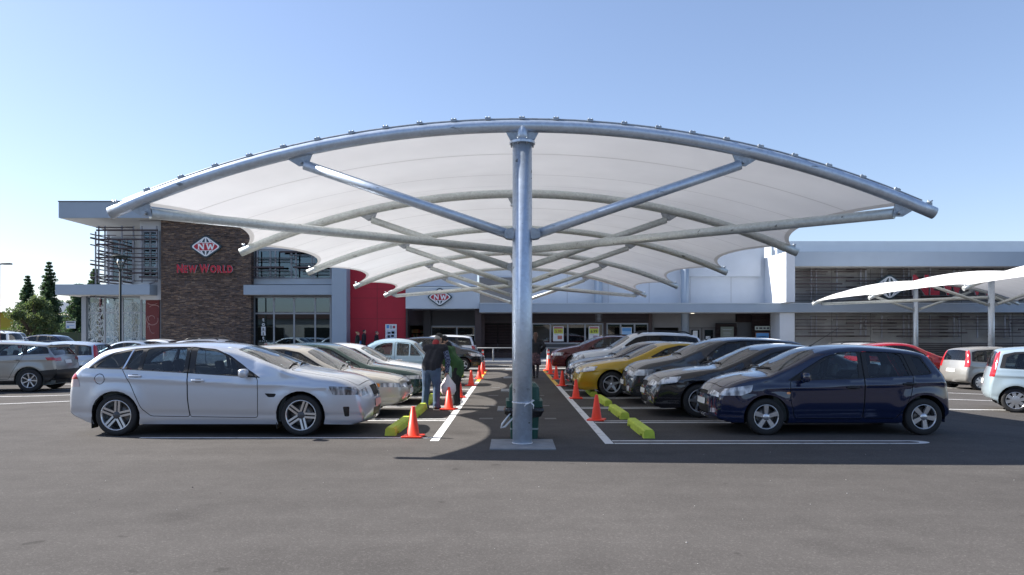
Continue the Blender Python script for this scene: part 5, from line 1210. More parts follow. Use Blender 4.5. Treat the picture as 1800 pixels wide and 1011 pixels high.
board('door_notice', 1222, 587, 8, 11, 47.6, 'white paper notice taped on the grey door, the higher of two', 'notice', [M_pw, M_pgr], [(.15,.85,.5,.53,1),(.15,.85,.7,.73,1),(.15,.7,.3,.33,1)], 'paper notices on the grey doors')
board('door_notice', 1244.5, 596, 8, 10, 47.6, 'white paper notice taped low on the grey door nearer the menu board', 'notice', [M_pw, M_pgr], [(.15,.85,.5,.53,1),(.15,.85,.7,.73,1)], 'paper notices on the grey doors')
board('menu_board', 1278, 587, 23, 25, 47.0, 'dull green menu board on brown slats beside the grey doors', 'sign', [mat('board_green',(.13,.15,.12),.5), M_pgr], [(.15,.85,.78,.81,1),(.2,.75,.6,.62,1),(.2,.8,.5,.52,1),(.2,.7,.4,.42,1),(.3,.7,.12,.14,1)])
board('hours_sign', 1340, 577, 26, 7, 47.0, 'narrow pale sign above the blue poster on the brown slats', 'sign', [mat('board_pale',(.42,.47,.42),.5), M_dkgrey], [(.06,.2,.25,.75,1),(.28,.5,.25,.75,1),(.56,.72,.25,.75,1),(.78,.95,.25,.75,1)])
board('blue_poster', 1340, 593, 25, 17, 47.0, 'blue and white poster in a timber frame below the narrow pale sign', 'poster', [mat('timber_frame',(.2,.1,.06),.6), M_pb, mat('paper_sky',(.30,.52,.80),.6), M_pw], [(.06,.94,.5,.94,1),(.06,.94,.05,.5,2),(.2,.8,.55,.62,3),(.12,.88,.15,.4,3)])
# handrail before the shop
M_rail = mat('rail_grey', (.20,.21,.22), .6, .2)
hr = thing('handrail', (wx(930,41.9), 41.9, .128), 0, 'low galvanised handrail along the footpath outside the brown shop windows', 'handrail')
xs = [wx(p, 41.9)-hr.location.x for p in (806, 867, 962, 1032)]
MB().tube([(xs[0],0,.72),(xs[-1],0,.72)], .028, 8).build('rail', M_rail, hr)
for x in xs: MB().tube([(x,0,0),(x,0,.70)], .045, 10).build('post', M_rail, hr)
# ------------------------------------------------------------------ street furniture
def bake(col): return col
def mk_cone():
    root = thing('traffic_cone', (0,0,0)); M_o = mat('cone_orange', (.90,.042,.014), .45, var=.08, vscale=6)
    MB().lathe([(.001,.475),(.022,.478),(.03,.47),(.098,.03),(.104,.03)], 28).build('body', M_o, root)
    b = MB(); b.rbox(Vector((0,0,.016)), (.32,.32,.03), .012); b.build('base', M_o, root); return root
cone_spots = [(-1.54,11.75,'orange traffic cone closest to the camera, beside the silver wagon'),(-1.345,16.06,'orange cone standing just right of the plastic shopping bag'),(-1.335,19.1,'third orange cone counting away along the left white line'),(-1.275,23.5,'orange cone where the left line turns from white to yellow'),(-1.18,27.2,'orange cone in front of the black hatchback on the yellow line'),(-1.2,30.2,'small orange cone partly hidden behind another before the striped cone'),
              (1.575,14.05,'orange cone nearest in the right row, left of the yellow wheel stops'),(1.595,18.8,'orange cone right in front of the yellow sedan bumper'),(1.56,23.4,'orange cone at the front of the dark blue sedan'),(1.575,26.9,'orange cone level with the white four wheel drive'),(1.55,30.4,'orange cone just before the striped cone on the right line')]
cone = mk_cone()
for i, (x, y, lb) in enumerate(cone_spots):
    c = cone if i == 0 else copy_tree(cone); c.location = (x, y, 0); c.rotation_euler.z = random.uniform(-.3,.3); tag(c, lb, 'traffic cone', 'orange traffic cones along the walkway')
def tallcone(x, y, lb):
    root = thing('striped_cone', (x, y, 0), 0, lb, 'traffic cone', 'tall striped cones at the walkway end'); M_o = MATS['cone_orange']
    MB().lathe([(.001,.92),(.028,.92),(.034,.90),(.125,.04),(.16,.04)], 24).build('body', M_o, root); MB().lathe([(.062,.68),(.08,.52)], 24).build('white_band', mat('cone_band', (.78,.78,.76), .4), root); MB().lathe([(.043,.86),(.052,.78)], 24).build('white_band', MATS['cone_band'], root)
    MB().rbox(Vector((0,0,.02)), (.42,.42,.04), .015).build('base', M_o, root)
    for o in root.children:
        if o.name.startswith('white_band'):
            o.scale = (1.0,1.0,1)
            for v in o.data.vertices: v.co.x *= 1.04; v.co.y *= 1.04
tallcone(-1.29, 33.2, 'tall orange cone with white bands at the far end of the left row'); tallcone(1.62, 33.4, 'tall orange cone with white bands beside the maroon wagon')
M_stop = mat('wheel_stop_yellow', (.50,.60,.06), .7, var=.14, vscale=7, bump=.06, bscale=30)
def mk_stop():
    b = MB(); prof = [(-.088,.0),(.088,.0),(.078,.10),(.055,.13),(-.055,.13),(-.078,.10)]
    Ls = [-.85,-.70,-.70,-.52,-.52,.52,.52,.70,.70,.85]; lift = [0,0,.04,.04,0,0,.04,.04,0,0]
    n = len(prof)
    vs = []; fs = []
    for y, l in zip(Ls, lift):
        for k, (x, z) in enumerate(prof): vs.append((x, y, max(z, l) if k < 2 else z))
    for i in range(len(Ls)-1):
        for k in range(n): k2 = (k+1) % n; fs.append((i*n+k, (i+1)*n+k, (i+1)*n+k2, i*n+k2))
    fs.append(tuple(range(n))); fs.append(tuple(range((len(Ls)-1)*n, len(Ls)*n))[::-1]); b.add(vs, fs); return b.mesh('wheel_stop', M_stop)
ms_ = mk_stop(); ordn = ['nearest', 'second', 'third', 'fourth', 'fifth', 'sixth', 'seventh']
for k in range(7):
    for x, sd in ((2.14, 'right'), (-1.93, 'left')):
        y = 12.45+.3*(sd == 'left')+BAY*k
        if k > 5 and sd == 'right': continue
        o = link('wheel_stop', ms_, None, (x+random.uniform(-.03,.03), y, 0), (0, 0, random.uniform(-.02,.02)))
        near = {('left',0):'yellow concrete wheel stop at the silver wagon, nearest in the left row',('right',0):'yellow concrete wheel stop at the navy hatchback, nearest in the right row'}.get((sd,k))
        tag(o, near or 'yellow concrete wheel stop, %s from the front in the %s row of bays' % (ordn[k], sd), 'wheel stop', 'yellow wheel stops at the bay heads')
# bin behind the near column
bn = thing('rubbish_bin', (.185, 11.62, 0), 0, 'dark green plastic rubbish bin standing behind the near column', 'bin'); M_bin = mat('bin_green', (.012,.07,.052), .45, var=.08, vscale=5)
def frust(rows):
    b = MB(); vs = []; fs = []
    for (w, d_, z) in rows:
        for p in rounded([(-w,-d_),(w,-d_),(w,d_),(-w,d_)], .05, 3): vs.append((p[0], p[1], z))
    n = 12
    for i in range(len(rows)-1):
        for k in range(n): k2 = (k+1) % n; fs.append((i*n+k, i*n+k2, (i+1)*n+k2, (i+1)*n+k))
    fs.append(tuple(range(n))[::-1]); fs.append(tuple(range((len(rows)-1)*n, len(rows)*n))); b.add(vs, fs); return b
frust([(.205,.22,.02),(.235,.26,.50)]).build('body', M_bin, bn); frust([(.275,.29,.505),(.28,.295,.60),(.235,.26,.605),(.225,.25,.80),(.17,.18,.86)]).build('lid', M_bin, bn); frust([(.214,.235,.16),(.216,.237,.185)]).build('reflective_band', mat('bin_band', (.28,.34,.33), .5), bn)
bg = MB(); r = random.Random(5); rows = []
for z, k in ((.36,1.02),(.42,1.17),(.46,1.22),(.50,1.12)):
    rows.append([(k*(.24+r.uniform(-.012,.016))*sx_, k*(.26+r.uniform(-.01,.01))*sy_, z+r.uniform(-.015,.015)) for sx_, sy_ in ((-1,-1),(-.5,-1.04),(0,-1),(.5,-1.05),(1,-1),(1.05,-.4),(1,.3),(1,1),(.3,1),(-.4,1.03),(-1,1),(-1.06,.4),(-1,-.3))])
vs = [p for q in rows for p in q]; n = 13; fs = [(i*n+k, i*n+(k+1)%n, (i+1)*n+(k+1)%n, (i+1)*n+k) for i in range(3) for k in range(n)]; bg.add(vs, fs, 0, True)
bgo = bg.build('bin_bag', mat('black_plastic_bag', (.012,.012,.013), .25, bump=.6, bscale=25), None, bn.location); tag(bgo, 'black plastic bag liner folded over the rim of the green bin', 'bag')
tg = MB(); tg.tube([(-.19,-.30,.44),(-.33,-.31,.26),(-.35,-.31,.20),(-.29,-.31,.215),(-.10,-.30,.42)], [.010,.016,.017,.016,.010], 5); tag(tg.build('bag_tie', mat('plastic_tape', (.8,.8,.8), .5), None, bn.location), 'loose white drawstring hanging from the black bin bag', 'bag tie')
# lamp posts
def lamp(x, y, h, label):
    root = thing('street_lamp', (x, y, 0), 0, label, 'street lamp'); M_l = mat('lamp_paint', (.02,.03,.03), .75, spec=.2)
    MB().tube([(0,0,0),(0,0,.9),(0,0,.92),(0,0,h-.75)], [.085,.085,.06,.05], 12).build('pole', M_l, root)
    q = MB()
    for a in (0, 2.1, 4.2): q.tube([(.03*math.cos(a), .03*math.sin(a), h-.80),(.12*math.cos(a),.12*math.sin(a),h-.55),(.32*math.cos(a),.32*math.sin(a),h-.14)], .022, 6)
    q.build('bracket', M_l, root); MB().lathe([(.001,h),(.30,h-.03),(.44,h-.12),(.36,h-.14),(.001,h-.13)], 24).build('lamp_shade', M_l, root); MB().lathe([(.10,h-.14),(.16,h-.35),(.05,h-.62)], 16).build('lens', glass('lamp_lens', (.7,.75,.75)), root)
lamp(wx(211.5, 36), 36, wz(448, 36), 'dark green lamp post with round flat head in front of the left glazing')
rl = thing('flood_lamp', (wx(-3, 42), 42, 0), 0, 'tall red pole carrying a flat lamp, at the far left edge', 'street lamp'); h = wz(463, 42)
MB().tube([(0,0,0),(0,0,h)], .09, 12).build('pole', mat('pole_red', (.22,.012,.04), .4), rl); MB().tube([(0,0,h-.05),(.25,0,h-.03)], .04, 8).build('arm', M_dkgrey, rl); MB().rbox(Vector((.47,0,h-.03)), (.5,.3,.09), .04).build('lamp_head', M_dkgrey, rl)
# ------------------------------------------------------------------ far left: sheds, board, skip
sh = thing('yellow_shed', (-58, 110, 0), 0, 'low yellow shop with a pale grey roof behind the round tree', 'shop building'); M_y = mat('wall_yellow', (.42,.33,.03), .7, var=.06, vscale=.5); M_rf = mat('roof_grey', (.50,.50,.48), .6)
X = lambda p: wx(p, 110)+58
m = MB(); m.box(X(-80), X(78), 0, 18, 0, wz(549,110)); m.build('wall', M_y, sh); m = MB(); m.add([(X(-85),-1,wz(549,110)),(X(80),-1,wz(549,110)),(X(80),18,wz(549,110)),(X(-85),18,wz(549,110)),(X(-85),9,wz(521,110)),(X(40),9,wz(524,110))], [(0,1,5,4),(2,3,4,5),(1,2,5),(3,0,4),(0,3,2,1)]); m.build('roof', M_rf, sh)
MB().box(X(-40), X(20), -.06, 0, 0, 2.6).build('lime_panel', mat('wall_lime', (.36,.40,.02), .7), sh)
s2 = thing('brown_shop', (-60, 100, 0), 0, 'ochre brown shop front with white fascia behind the pine trees', 'shop building'); X = lambda p: wx(p, 100)+60
MB().box(X(84), X(190), 0, 12, 0, wz(558,100)).build('wall', mat('wall_ochre', (.30,.20,.05), .7), s2); MB().box(X(80), X(190), -1.5, 12.2, wz(558,100)+.003, wz(554.5,100)).build('fascia', M_fascia2, s2); MB().box(X(92), X(114), -.08, 0, .2, wz(566,100)).build('window', M_shopd, s2)
m = MB(); m.add([(X(88),0,wz(554,100)),(X(190),0,wz(554,100)),(X(190),12,wz(554,100)),(X(88),12,wz(554,100)),(X(100),6,wz(545,100)),(X(190),6,wz(545,100))], [(0,1,5,4),(2,3,4,5),(3,0,4),(1,2,5)]); m.build('roof', mat('roof_cream', (.5,.45,.34), .6), s2)
board('site_board', 124.5, 571, 17, 13, 80, 'white site sign board with a dark heading in front of the ochre shop', 'sign', [M_pw, M_dkgrey, M_pb], [(.08,.9,.76,.92,1),(.08,.9,.4,.46,2),(.1,.35,.1,.3,2)])
for q in (118, 131): pass
sk = thing('skip_bin', (wx(126,66), 66, 0), 0, 'dark green steel skip bin beside the corner post of the glazing', 'skip'); M_sk = mat('skip_green', (.03,.05,.02), .6)
MB().add([(-.95,-.8,.15),(.95,-.8,.15),(.95,.8,.15),(-.95,.8,.15),(-1.0,-.85,1.75),(1.05,-.85,1.75),(1.05,.85,1.75),(-1.0,.85,1.75)], [(0,1,5,4),(1,2,6,5),(2,3,7,6),(3,0,4,7),(3,2,1,0),(4,5,6,7)]).build('body', M_sk, sk)
for z in (.6, 1.1, 1.7): MB().box(-1.02, 1.07, -.90, -.85, z, z+.08).build('rib', M_sk, sk)
# ------------------------------------------------------------------ trees
def leafmat(name, c):
    m = mat(name, c, .6, var=.35, vscale=.9, spec=.3); nt = m.node_tree; o = nt.nodes['Material Output']; b = nt.nodes['Principled BSDF']
    t = nt.nodes.new('ShaderNodeBsdfTranslucent'); t.inputs['Color'].default_value = (c[0]*1.3, c[1]*1.4, c[2], 1); mx = nt.nodes.new('ShaderNodeMixShader'); mx.inputs[0].default_value = .4
    nt.links.new(b.outputs[0], mx.inputs[1]); nt.links.new(t.outputs[0], mx.inputs[2]); nt.links.new(mx.outputs[0], o.inputs['Surface']); return m
M_leaf = leafmat('leaf_olive', (.15,.17,.075)); M_leafd = leafmat('leaf_deep', (.085,.12,.058)); M_pine = leafmat('needle_dark', (.052,.10,.055)); M_bark = mat('bark', (.10,.075,.055), .9, bump=.5, bscale=15)
def leaves(mb, c, r, n, size, rg, flat=1.):
    for k in range(n):
        d_ = Vector((rg.gauss(0,1), rg.gauss(0,1), rg.gauss(0,1))).normalized()*r*rg.uniform(.35,1)**.6; d_.z *= flat; p = Vector(c)+d_
        a = Vector((rg.gauss(0,1), rg.gauss(0,1), rg.gauss(0,1))).normalized(); b = a.cross(Vector((rg.gauss(0,1), rg.gauss(0,1), rg.gauss(0,1)))).normalized(); s = size*rg.uniform(.6,1.3)
        mb.add([p-a*s, p+b*s*.5, p+a*s, p-b*s*.5], [(0,1,2,3)], rg.choice((0,0,1)))
def broadleaf(x, y, h, w, label, seed):
    rg = random.Random(seed); root = thing('round_tree', (x, y, 0), 0, label, 'tree'); t = MB(); t.tube([(0,0,0),(.05,0,h*.25),(0,.05,h*.55)], [.22,.18,.10], 8)
    cr = MB(); cs = []
    for k in range(30):
        a = rg.uniform(0, 6.28); z = rg.uniform(.22,.92); rad = w/2*math.sqrt(max(.05, 1-((z-.5)/.5)**2))*rg.uniform(.3,.9); c = (rad*math.cos(a), rad*math.sin(a), h*z); cs.append(c)
        t.tube([(0,0,h*.3), (c[0]*.5, c[1]*.5, h*.3+(c[2]-h*.3)*.6), c], [.08,.05,.02], 5); leaves(cr, c, w*rg.uniform(.13,.2), 240, .13, rg, .8)
    t.build('trunk', M_bark, root); cr.build('crown', [M_leafd, M_leaf], root)
def pine(x, y, h, w, label, seed, gap=True):
    rg = random.Random(seed); root = thing('norfolk_pine', (x, y, 0), 0, label, 'tree', 'pine trees behind the glazing'); t = MB(); t.tube([(0,0,0),(.03,0,h*.5),(0,0,h)], [.24,.15,.02], 8); cr = MB(); z = h*.14
    while z < h*.99:
        f = 1-z/h; rad = w/2*(f**.75)*rg.uniform(.8,1.12)+.10; nb = max(5, int(5+6*f)); a0 = rg.uniform(0,6)
        for k in range(nb):
            a = a0+2*PI*k/nb+rg.uniform(-.2,.2); rr = rad*rg.uniform(.6,1.15); e = (rr*math.cos(a), rr*math.sin(a), z+rr*.18)
            t.tube([(0,0,z),(e[0]*.6,e[1]*.6,z+rr*.04),e], [.035,.025,.012], 4)
            for q in (.3,.55,.8,1.): leaves(cr, (e[0]*q, e[1]*q, z+rr*.18*q*q), .15+.22*rr*.6, 40, .11, rg, .8)
        z += h*.035*rg.uniform(.8,1.3)
    t.build('trunk', M_bark, root); cr.build('crown', [M_pine, M_leafd], root)
broadleaf(wx(54,72), 72, wz(518,72), 4.2, 'rounded olive green tree in the car park at far left', 2)
pine(wx(86,92), 92, wz(461,92), 3.6, 'tall narrow dark pine tree, the highest at far left', 3)
pine(wx(49,98), 98, wz(484,98), 3.7, 'shorter pine tree with a bare tip rising behind the round tree', 4)
pine(wx(139,84), 84, wz(497,84), 4.0, 'dark pine tree just left of the corner post, under the awning', 5)
pine(wx(167,96), 96, wz(472,96), 3.6, 'dark pine tree showing above the left awning beside the trellis', 6)

bs = thing('shop_row', (0, -52, 0), 0, 'long beige shop row with brown parapet across the car park, behind the viewer', 'shop building')
MB().box(-70, 75, -10, 0, 0, 4.6).build('wall', mat('wall_beige', (.40,.36,.31), .8, var=.1, vscale=.3), bs); MB().box(-70.3, 75.3, -10.3, .4, 4.61, 5.9).build('roof', mat('parapet_brown', (.10,.055,.045), .7), bs)
for k in range(11): MB().box(-64+12*k, -56+12*k, 0.003, .06, .5, 2.9).build('window', mat('shop_window_dark', (.015,.018,.02), .1), bs)
for k in range(5): MB().box(-60+26*k, -46+26*k, .1, 2.4, 3.2, 3.45).build('awning', mat('awning_green', (.02,.05,.04), .6), bs)
# ------------------------------------------------------------------ people
def capsule(mb, a, b, ra, rb, n=10):
    a = Vector(a); b = Vector(b); d = (b-a); L = d.length; d = d/L if L > 1e-6 else Vector((0,0,1)); pts = []; rs = []
    for k in range(5): t = PI/2*(k/4); pts.append(a-d*ra*math.cos(t)); rs.append(max(.002, ra*math.sin(t)))
    for k in range(5): t = PI/2*(k/4); pts.append(b+d*rb*math.sin(t)); rs.append(max(.002, rb*math.cos(t)))
    mb.tube(pts, rs, n)
def ell(mb, c, r, M=None, n=14):
    prof = [(max(.01, math.sin(PI*k/10)), -math.cos(PI*k/10)) for k in range(11)]
    T_ = Matrix.Translation(c) @ (M if M is not None else Matrix.Identity(4)) @ Matrix.Diagonal((*r, 1)); mb.lathe(prof, n, 0, T_, True, True)
def remesh(mb, name, mats, parent, vox, smooth=4, after=None):
    me = mb.mesh(name, mats); o = bpy.data.objects.new(name, me); COL.objects.link(o)
    r = o.modifiers.new('r', 'REMESH'); r.mode = 'VOXEL'; r.voxel_size = vox; r.use_smooth_shade = True
    s = o.modifiers.new('s', 'SMOOTH'); s.iterations = smooth; s.factor = .5
    dg = bpy.context.evaluated_depsgraph_get(); dg.update(); m2 = bpy.data.meshes.new_from_object(o.evaluated_get(dg)); bpy.data.objects.remove(o); m2.name = name
    m2.materials.clear()
    for q in (mats if isinstance(mats, list) else [mats]): m2.materials.append(q)
    m2.polygons.foreach_set('material_index', [0]*len(m2.polygons)); m2.polygons.foreach_set('use_smooth', [True]*len(m2.polygons))
    return link(name, m2, parent)
M_skin = mat('skin', (.48,.28,.20), .55, var=.05, vscale=20)
def cloth(name, col, rough=.85): return mat(name, col, rough, var=.18, vscale=9, bump=.35, bscale=22)
def plaid():
    m = mat('plaid_blue', (.06,.09,.18), .85); nt = m.node_tree; b = nt.nodes['Principled BSDF']; tc = nt.nodes.new('ShaderNodeTexCoord'); k = nt.nodes.new('ShaderNodeTexChecker'); k.inputs['Scale'].default_value = 26
    k.inputs['Color1'].default_value = (.03,.04,.09,1); k.inputs['Color2'].default_value = (.13,.17,.27,1); nt.links.new(tc.outputs['Object'], k.inputs[0]); nt.links.new(k.outputs[0], b.inputs[0]); return m
def checkskirt():
    m = mat('skirt_pattern', (.2,.1,.1), .85); nt = m.node_tree; b = nt.nodes['Principled BSDF']; tc = nt.nodes.new('ShaderNodeTexCoord'); k = nt.nodes.new('ShaderNodeTexVoronoi'); k.inputs['Scale'].default_value = 24
    rp = nt.nodes.new('ShaderNodeValToRGB'); rp.color_ramp.elements[0].color = (.30,.15,.15,1); rp.color_ramp.elements[1].color = (.05,.03,.04,1); rp.color_ramp.elements[1].position = .5
    nt.links.new(tc.outputs['Object'], k.inputs[0]); nt.links.new(k.outputs['Distance'], rp.inputs[0]); nt.links.new(rp.outputs[0], b.inputs[0]); return m
def person(loc, rz, label, H=1.72, lean=(0,0), turn=0., hips=.0, feet=((-.10,0),(.10,0)), hands=None, elbows=None, head=(0,0), pitch=0., yaw=0., cl=None, hair=None, vox=.014, bulk=1., group=None):
    """local +y is where the person faces. lean = shoulder offset (x, y) from the hips"""
    root = thing('person', loc, rz, label, 'person', group); k = H/1.72
    Z = lambda z: z*k
    hip = Vector((0, hips, Z(.90))); sh = Vector((lean[0], lean[1]+hips, Z(1.42)-abs(lean[1])*.28-abs(lean[0])*.12)); ax = Vector((math.cos(turn), math.sin(turn), 0))
    neck = sh+Vector((lean[0]*.1, lean[1]*.12, Z(.07))); hc = neck+Vector((head[0], head[1]+.02, Z(.135)))
    SH = [sh-ax*.185*bulk*k, sh+ax*.185*bulk*k]; HP = [hip-ax*.09*k, hip+ax*.09*k]
    hands = hands or [(-.26,.02,.80),(.26,.02,.80)]; hands = [Vector((h[0], h[1], Z(h[2]))) for h in hands]
    EL = []
    for i in (0, 1):
        mid = (SH[i]+hands[i])/2; d = (hands[i]-SH[i]).length; up = Z(.29); sag = math.sqrt(max(.0, up*up-(d/2)**2)); off = Vector(elbows[i]) if elbows else Vector(((-1, 1)[i]*.6, -.8, 0)); EL.append(mid+off.normalized()*sag)
    AN = [Vector((f[0], f[1], Z(.085)+(f[2] if len(f) > 2 else 0))) for f in feet]; KN = [(HP[i]+AN[i])/2+Vector(((-1,1)[i]*.01, .035, .0)) for i in (0, 1)]
    b = MB()
    # one continuous body
    [capsule(b, hip+ax*o_, sh+ax*o_-Vector((0,0,.12)), .098*bulk, .102*bulk) for o_ in (-.05, .05)]; capsule(b, SH[0]*.85+SH[1]*.15-Vector((0,0,.02)), SH[1]*.85+SH[0]*.15-Vector((0,0,.02)), .070, .070); capsule(b, sh, hc-Vector((0,0,.06)), .055, .055)
    for i in (0, 1):
        capsule(b, HP[i], KN[i], .082*bulk, .056); capsule(b, KN[i], AN[i], .055, .038); capsule(b, AN[i], AN[i]+Vector((0,.14,-.05)), .042, .032)
        capsule(b, SH[i], EL[i], .052, .041); capsule(b, EL[i], hands[i], .040, .027)
        d = (hands[i]-EL[i]).normalized(); sd = d.cross(Vector((0,1,0))); sd = sd.normalized() if sd.length > .1 else Vector((1,0,0)); pl = hands[i]+d*.05
        capsule(b, hands[i], pl+d*.03, .030, .030)
        for q, ln in ((-.027,.055),(-.009,.068),(.009,.064),(.027,.048)):
            f0 = pl+d*.04+sd*q; f1 = f0+d*ln*.55; capsule(b, f0, f1, .0095, .009, 6); capsule(b, f1, f1+(d*.6+Vector((0,.5,-.25))).normalized()*ln*.5, .009, .007, 6)
        capsule(b, pl-sd*.03*(-1,1)[i], pl+d*.045-sd*.055*(-1,1)[i]+Vector((0,.01,0)), .011, .009, 6)
    Rm = Matrix.Rotation(yaw, 4, 'Z') @ Matrix.Rotation(-pitch, 4, 'X'); hp = lambda x, y, z: hc+(Rm @ Vector((x*k, y*k, z*k)))
    ell(b, hp(0,-.005,.015), (.076*k,.096*k,.105*k), Rm); ell(b, hp(0,.03,-.055), (.055*k,.066*k,.062*k), Rm); capsule(b, hp(0,.085,.015), hp(0,.104,-.02), .012, .016, 6)
    for s in (-1, 1): ell(b, hp(s*.078,-.005,-.005), (.012,.022,.032), Rm, 8)
    capsule(b, hp(-.02,.085,-.058), hp(.02,.085,-.058), .010, .010, 6)
    remesh(b, 'body', M_skin, root, vox*.75, 2)
    ey = MB()
    for s in (-1, 1): ell(ey, hp(s*.031,.086,.012), (.012,.008,.008), Rm, 8)
    ey.build('eyes', mat('eye_dark', (.02,.015,.012), .2), root)
    cl = cl or {}
    if 'trousers' in cl:
        t = MB(); w = cl.get('wide', 1.)
        [capsule(t, hip+ax*o_+Vector((0,0,.03)), hip+ax*o_-Vector((0,0,.03)), .112*bulk, .118*bulk) for o_ in (-.06, .06)]
        for i in (0, 1):
            capsule(t, HP[i], KN[i], .108*bulk*w, .080*w); capsule(t, KN[i], AN[i]+Vector((0,0,-.02)), .080*w, .066*w); capsule(t, AN[i]+Vector((0,.0,.03)), AN[i]+Vector((0,.01,-.025)), .070*w, .072*w)
        remesh(t, 'trousers', cl['trousers'], root, vox, 3)
    if 'skirt' in cl:
        t = MB(); t.lathe([(.14,Z(.98)),(.175,Z(.86)),(.20,Z(.62)),(.20,Z(.50)),(.185,Z(.50))], 20); t.build('skirt', cl['skirt'], root)
        t = MB()
        for i in (0, 1): capsule(t, HP[i], KN[i], .092, .063); capsule(t, KN[i], AN[i], .062, .045)
        remesh(t, 'tights', cl['tights'], root, vox, 2)
    lowz = cl.get('hem', .80)
    if 'vest' in cl or 'coat' in cl:
        t = MB(); long = Vector((hip.x*.95, hip.y*.95, Z(lowz)))
        for o_ in (-.062, .062):
            A_ = ax*o_*bulk; capsule(t, long+A_+Vector((0,0,.10)), hip+A_+Vector((0,0,.10)), .128*bulk, .126*bulk); capsule(t, hip+A_+Vector((0,0,.08)), sh+A_-Vector((0,0,.14)), .126*bulk, .132*bulk)
        capsule(t, SH[0]-Vector((0,0,.015)), SH[1]-Vector((0,0,.015)), .100, .100)
        capsule(t, sh-ax*.09*bulk-Vector((0,0,.13)), sh+ax*.09*bulk-Vector((0,0,.13)), .13, .13)
        capsule(t, sh+Vector((0,0,.0)), neck+Vector((0,0,.0)), .105, .078)
        if 'coat' in cl:
            for i in (0, 1): capsule(t, SH[i], EL[i], .083, .066); capsule(t, EL[i], hands[i]-(hands[i]-EL[i]).normalized()*.02, .066, .050)
        remesh(t, 'coat' if 'coat' in cl else 'vest', cl.get('coat') or cl['vest'], root, vox, 4)
    if 'sleeves' in cl:
        for i in (0, 1):
            t = MB(); capsule(t, SH[i]+(EL[i]-SH[i])*.12, EL[i], .080, .062); capsule(t, EL[i], hands[i]-(hands[i]-EL[i]).normalized()*.02, .062, .048); remesh(t, 'sleeve', cl['sleeves'], root, vox, 3)
    if 'collar' in cl: t = MB(); capsule(t, neck-Vector((0,0,.015)), neck+Vector((0,0,.04)), .082, .078); remesh(t, 'collar', cl['collar'], root, vox, 2)
    if 'scarf' in cl:
        t = MB(); capsule(t, neck-Vector((0,0,.0)), neck+Vector((0,0,.03)), .092, .085); capsule(t, neck+Vector((-.02,.10,-.0)), sh+Vector((-.02,.13,-.26)), .06, .05); remesh(t, 'scarf', cl['scarf'], root, vox, 3)
    sh_ = MB()
    for i in (0, 1):
        t = MB(); capsule(t, AN[i]+Vector((0,-.03,-.045)), AN[i]+Vector((0,.15,-.052)), .047, .042); remesh(t, 'shoe', cl.get('shoes', mat('shoe_dark', (.02,.018,.017), .5)), root, vox*.8, 2)
    t = MB()
    if hair[0] == 'cap':
        ell(t, hp(0,-.012,.04), (.088*k,.107*k,.088*k), Rm); t2 = MB(); ell(t2, hp(0,.10,.045), (.07,.07,.012), Rm); ell(t, hp(0,.09,.05), (.07,.06,.016), Rm); remesh(t, 'cap', hair[1], root, vox*.7, 2)
        t = MB(); ell(t, hp(0,-.035,-.01), (.082*k,.082*k,.075*k), Rm); remesh(t, 'hair', hair[2], root, vox*.7, 2)
    elif hair[0] == 'beanie':
        ell(t, hp(0,-.012,.035), (.092*k,.112*k,.100*k), Rm); ell(t, hp(0,-.01,-.0), (.093*k,.105*k,.05*k), Rm); remesh(t, 'beanie', hair[1], root, vox*.7, 2)
    elif hair[0] == 'long':
        ell(t, hp(0,-.02,.03), (.088*k,.105*k,.098*k), Rm); capsule(t, hp(0,-.05,-.02), hp(0,-.075,-.28), .078, .06); remesh(t, 'hair', hair[1], root, vox*.7, 2)
    elif hair[0] == 'bun':
        ell(t, hp(0,-.02,.03), (.086*k,.103*k,.095*k), Rm); ell(t, hp(0,-.10,.085), (.05,.05,.05), Rm); remesh(t, 'hair', hair[1], root, vox*.7, 2)
    else:
        ell(t, hp(0,-.02,.032), (.083*k,.100*k,.092*k), Rm); remesh(t, 'hair', hair[1], root, vox*.7, 2)
    return root, hands
M_jean = cloth('denim_blue', (.06,.10,.17)); M_jeandk = cloth('trouser_black', (.012,.013,.016)); M_blk = cloth('cloth_black', (.012,.013,.018)); M_green = cloth('jacket_green', (.03,.09,.028)); M_tights = cloth('tights_dark', (.012,.012,.02))
M_hairg = mat('hair_grey', (.28,.26,.24), .6); M_hairb = mat('hair_brown', (.07,.03,.018), .5); M_hairk = mat('hair_black', (.012,.01,.009), .5); M_hairbl = mat('hair_blonde', (.34,.20,.09), .5)
man, mh = person((-1.74, 16.25, 0), R_(-18), 'stooping man in dark vest, plaid sleeves and blue jeans, seen from behind', 1.64, lean=(.04,.13), feet=((-.155,.0),(.145,-.06)), hands=[(-.02,.38,.98),(.27,.22,.82)], elbows=[(-.15,.4,-1),(.9,-.1,0)], head=(.03,.08), pitch=R_(35), yaw=R_(-25),
    cl=dict(trousers=M_jean, vest=cloth('vest_navy', (.010,.011,.018)), sleeves=plaid(), collar=cloth('collar_red', (.26,.025,.03)), hem=.82, wide=1.08, shoes=mat('shoe_brown', (.05,.03,.025), .5)), hair=('cap', cloth('cap_grey', (.03,.03,.028)), M_hairg), vox=.012, bulk=1.14)
wom, _ = person((-1.26, 17.0, 0), R_(78), 'stooping woman in a green jacket, black beanie and scarf, facing the man', 1.60, lean=(0,.20), hips=-.04, feet=((-.10,-.02),(.10,.0)), hands=[(-.16,.36,.84),(.14,.30,.92)], elbows=[(-.6,-.7,0),(.6,-.7,0)], head=(0,.07), pitch=R_(40),
    cl=dict(trousers=M_jeandk, coat=M_green, scarf=M_blk, hem=.70), hair=('beanie', M_blk), vox=.012)
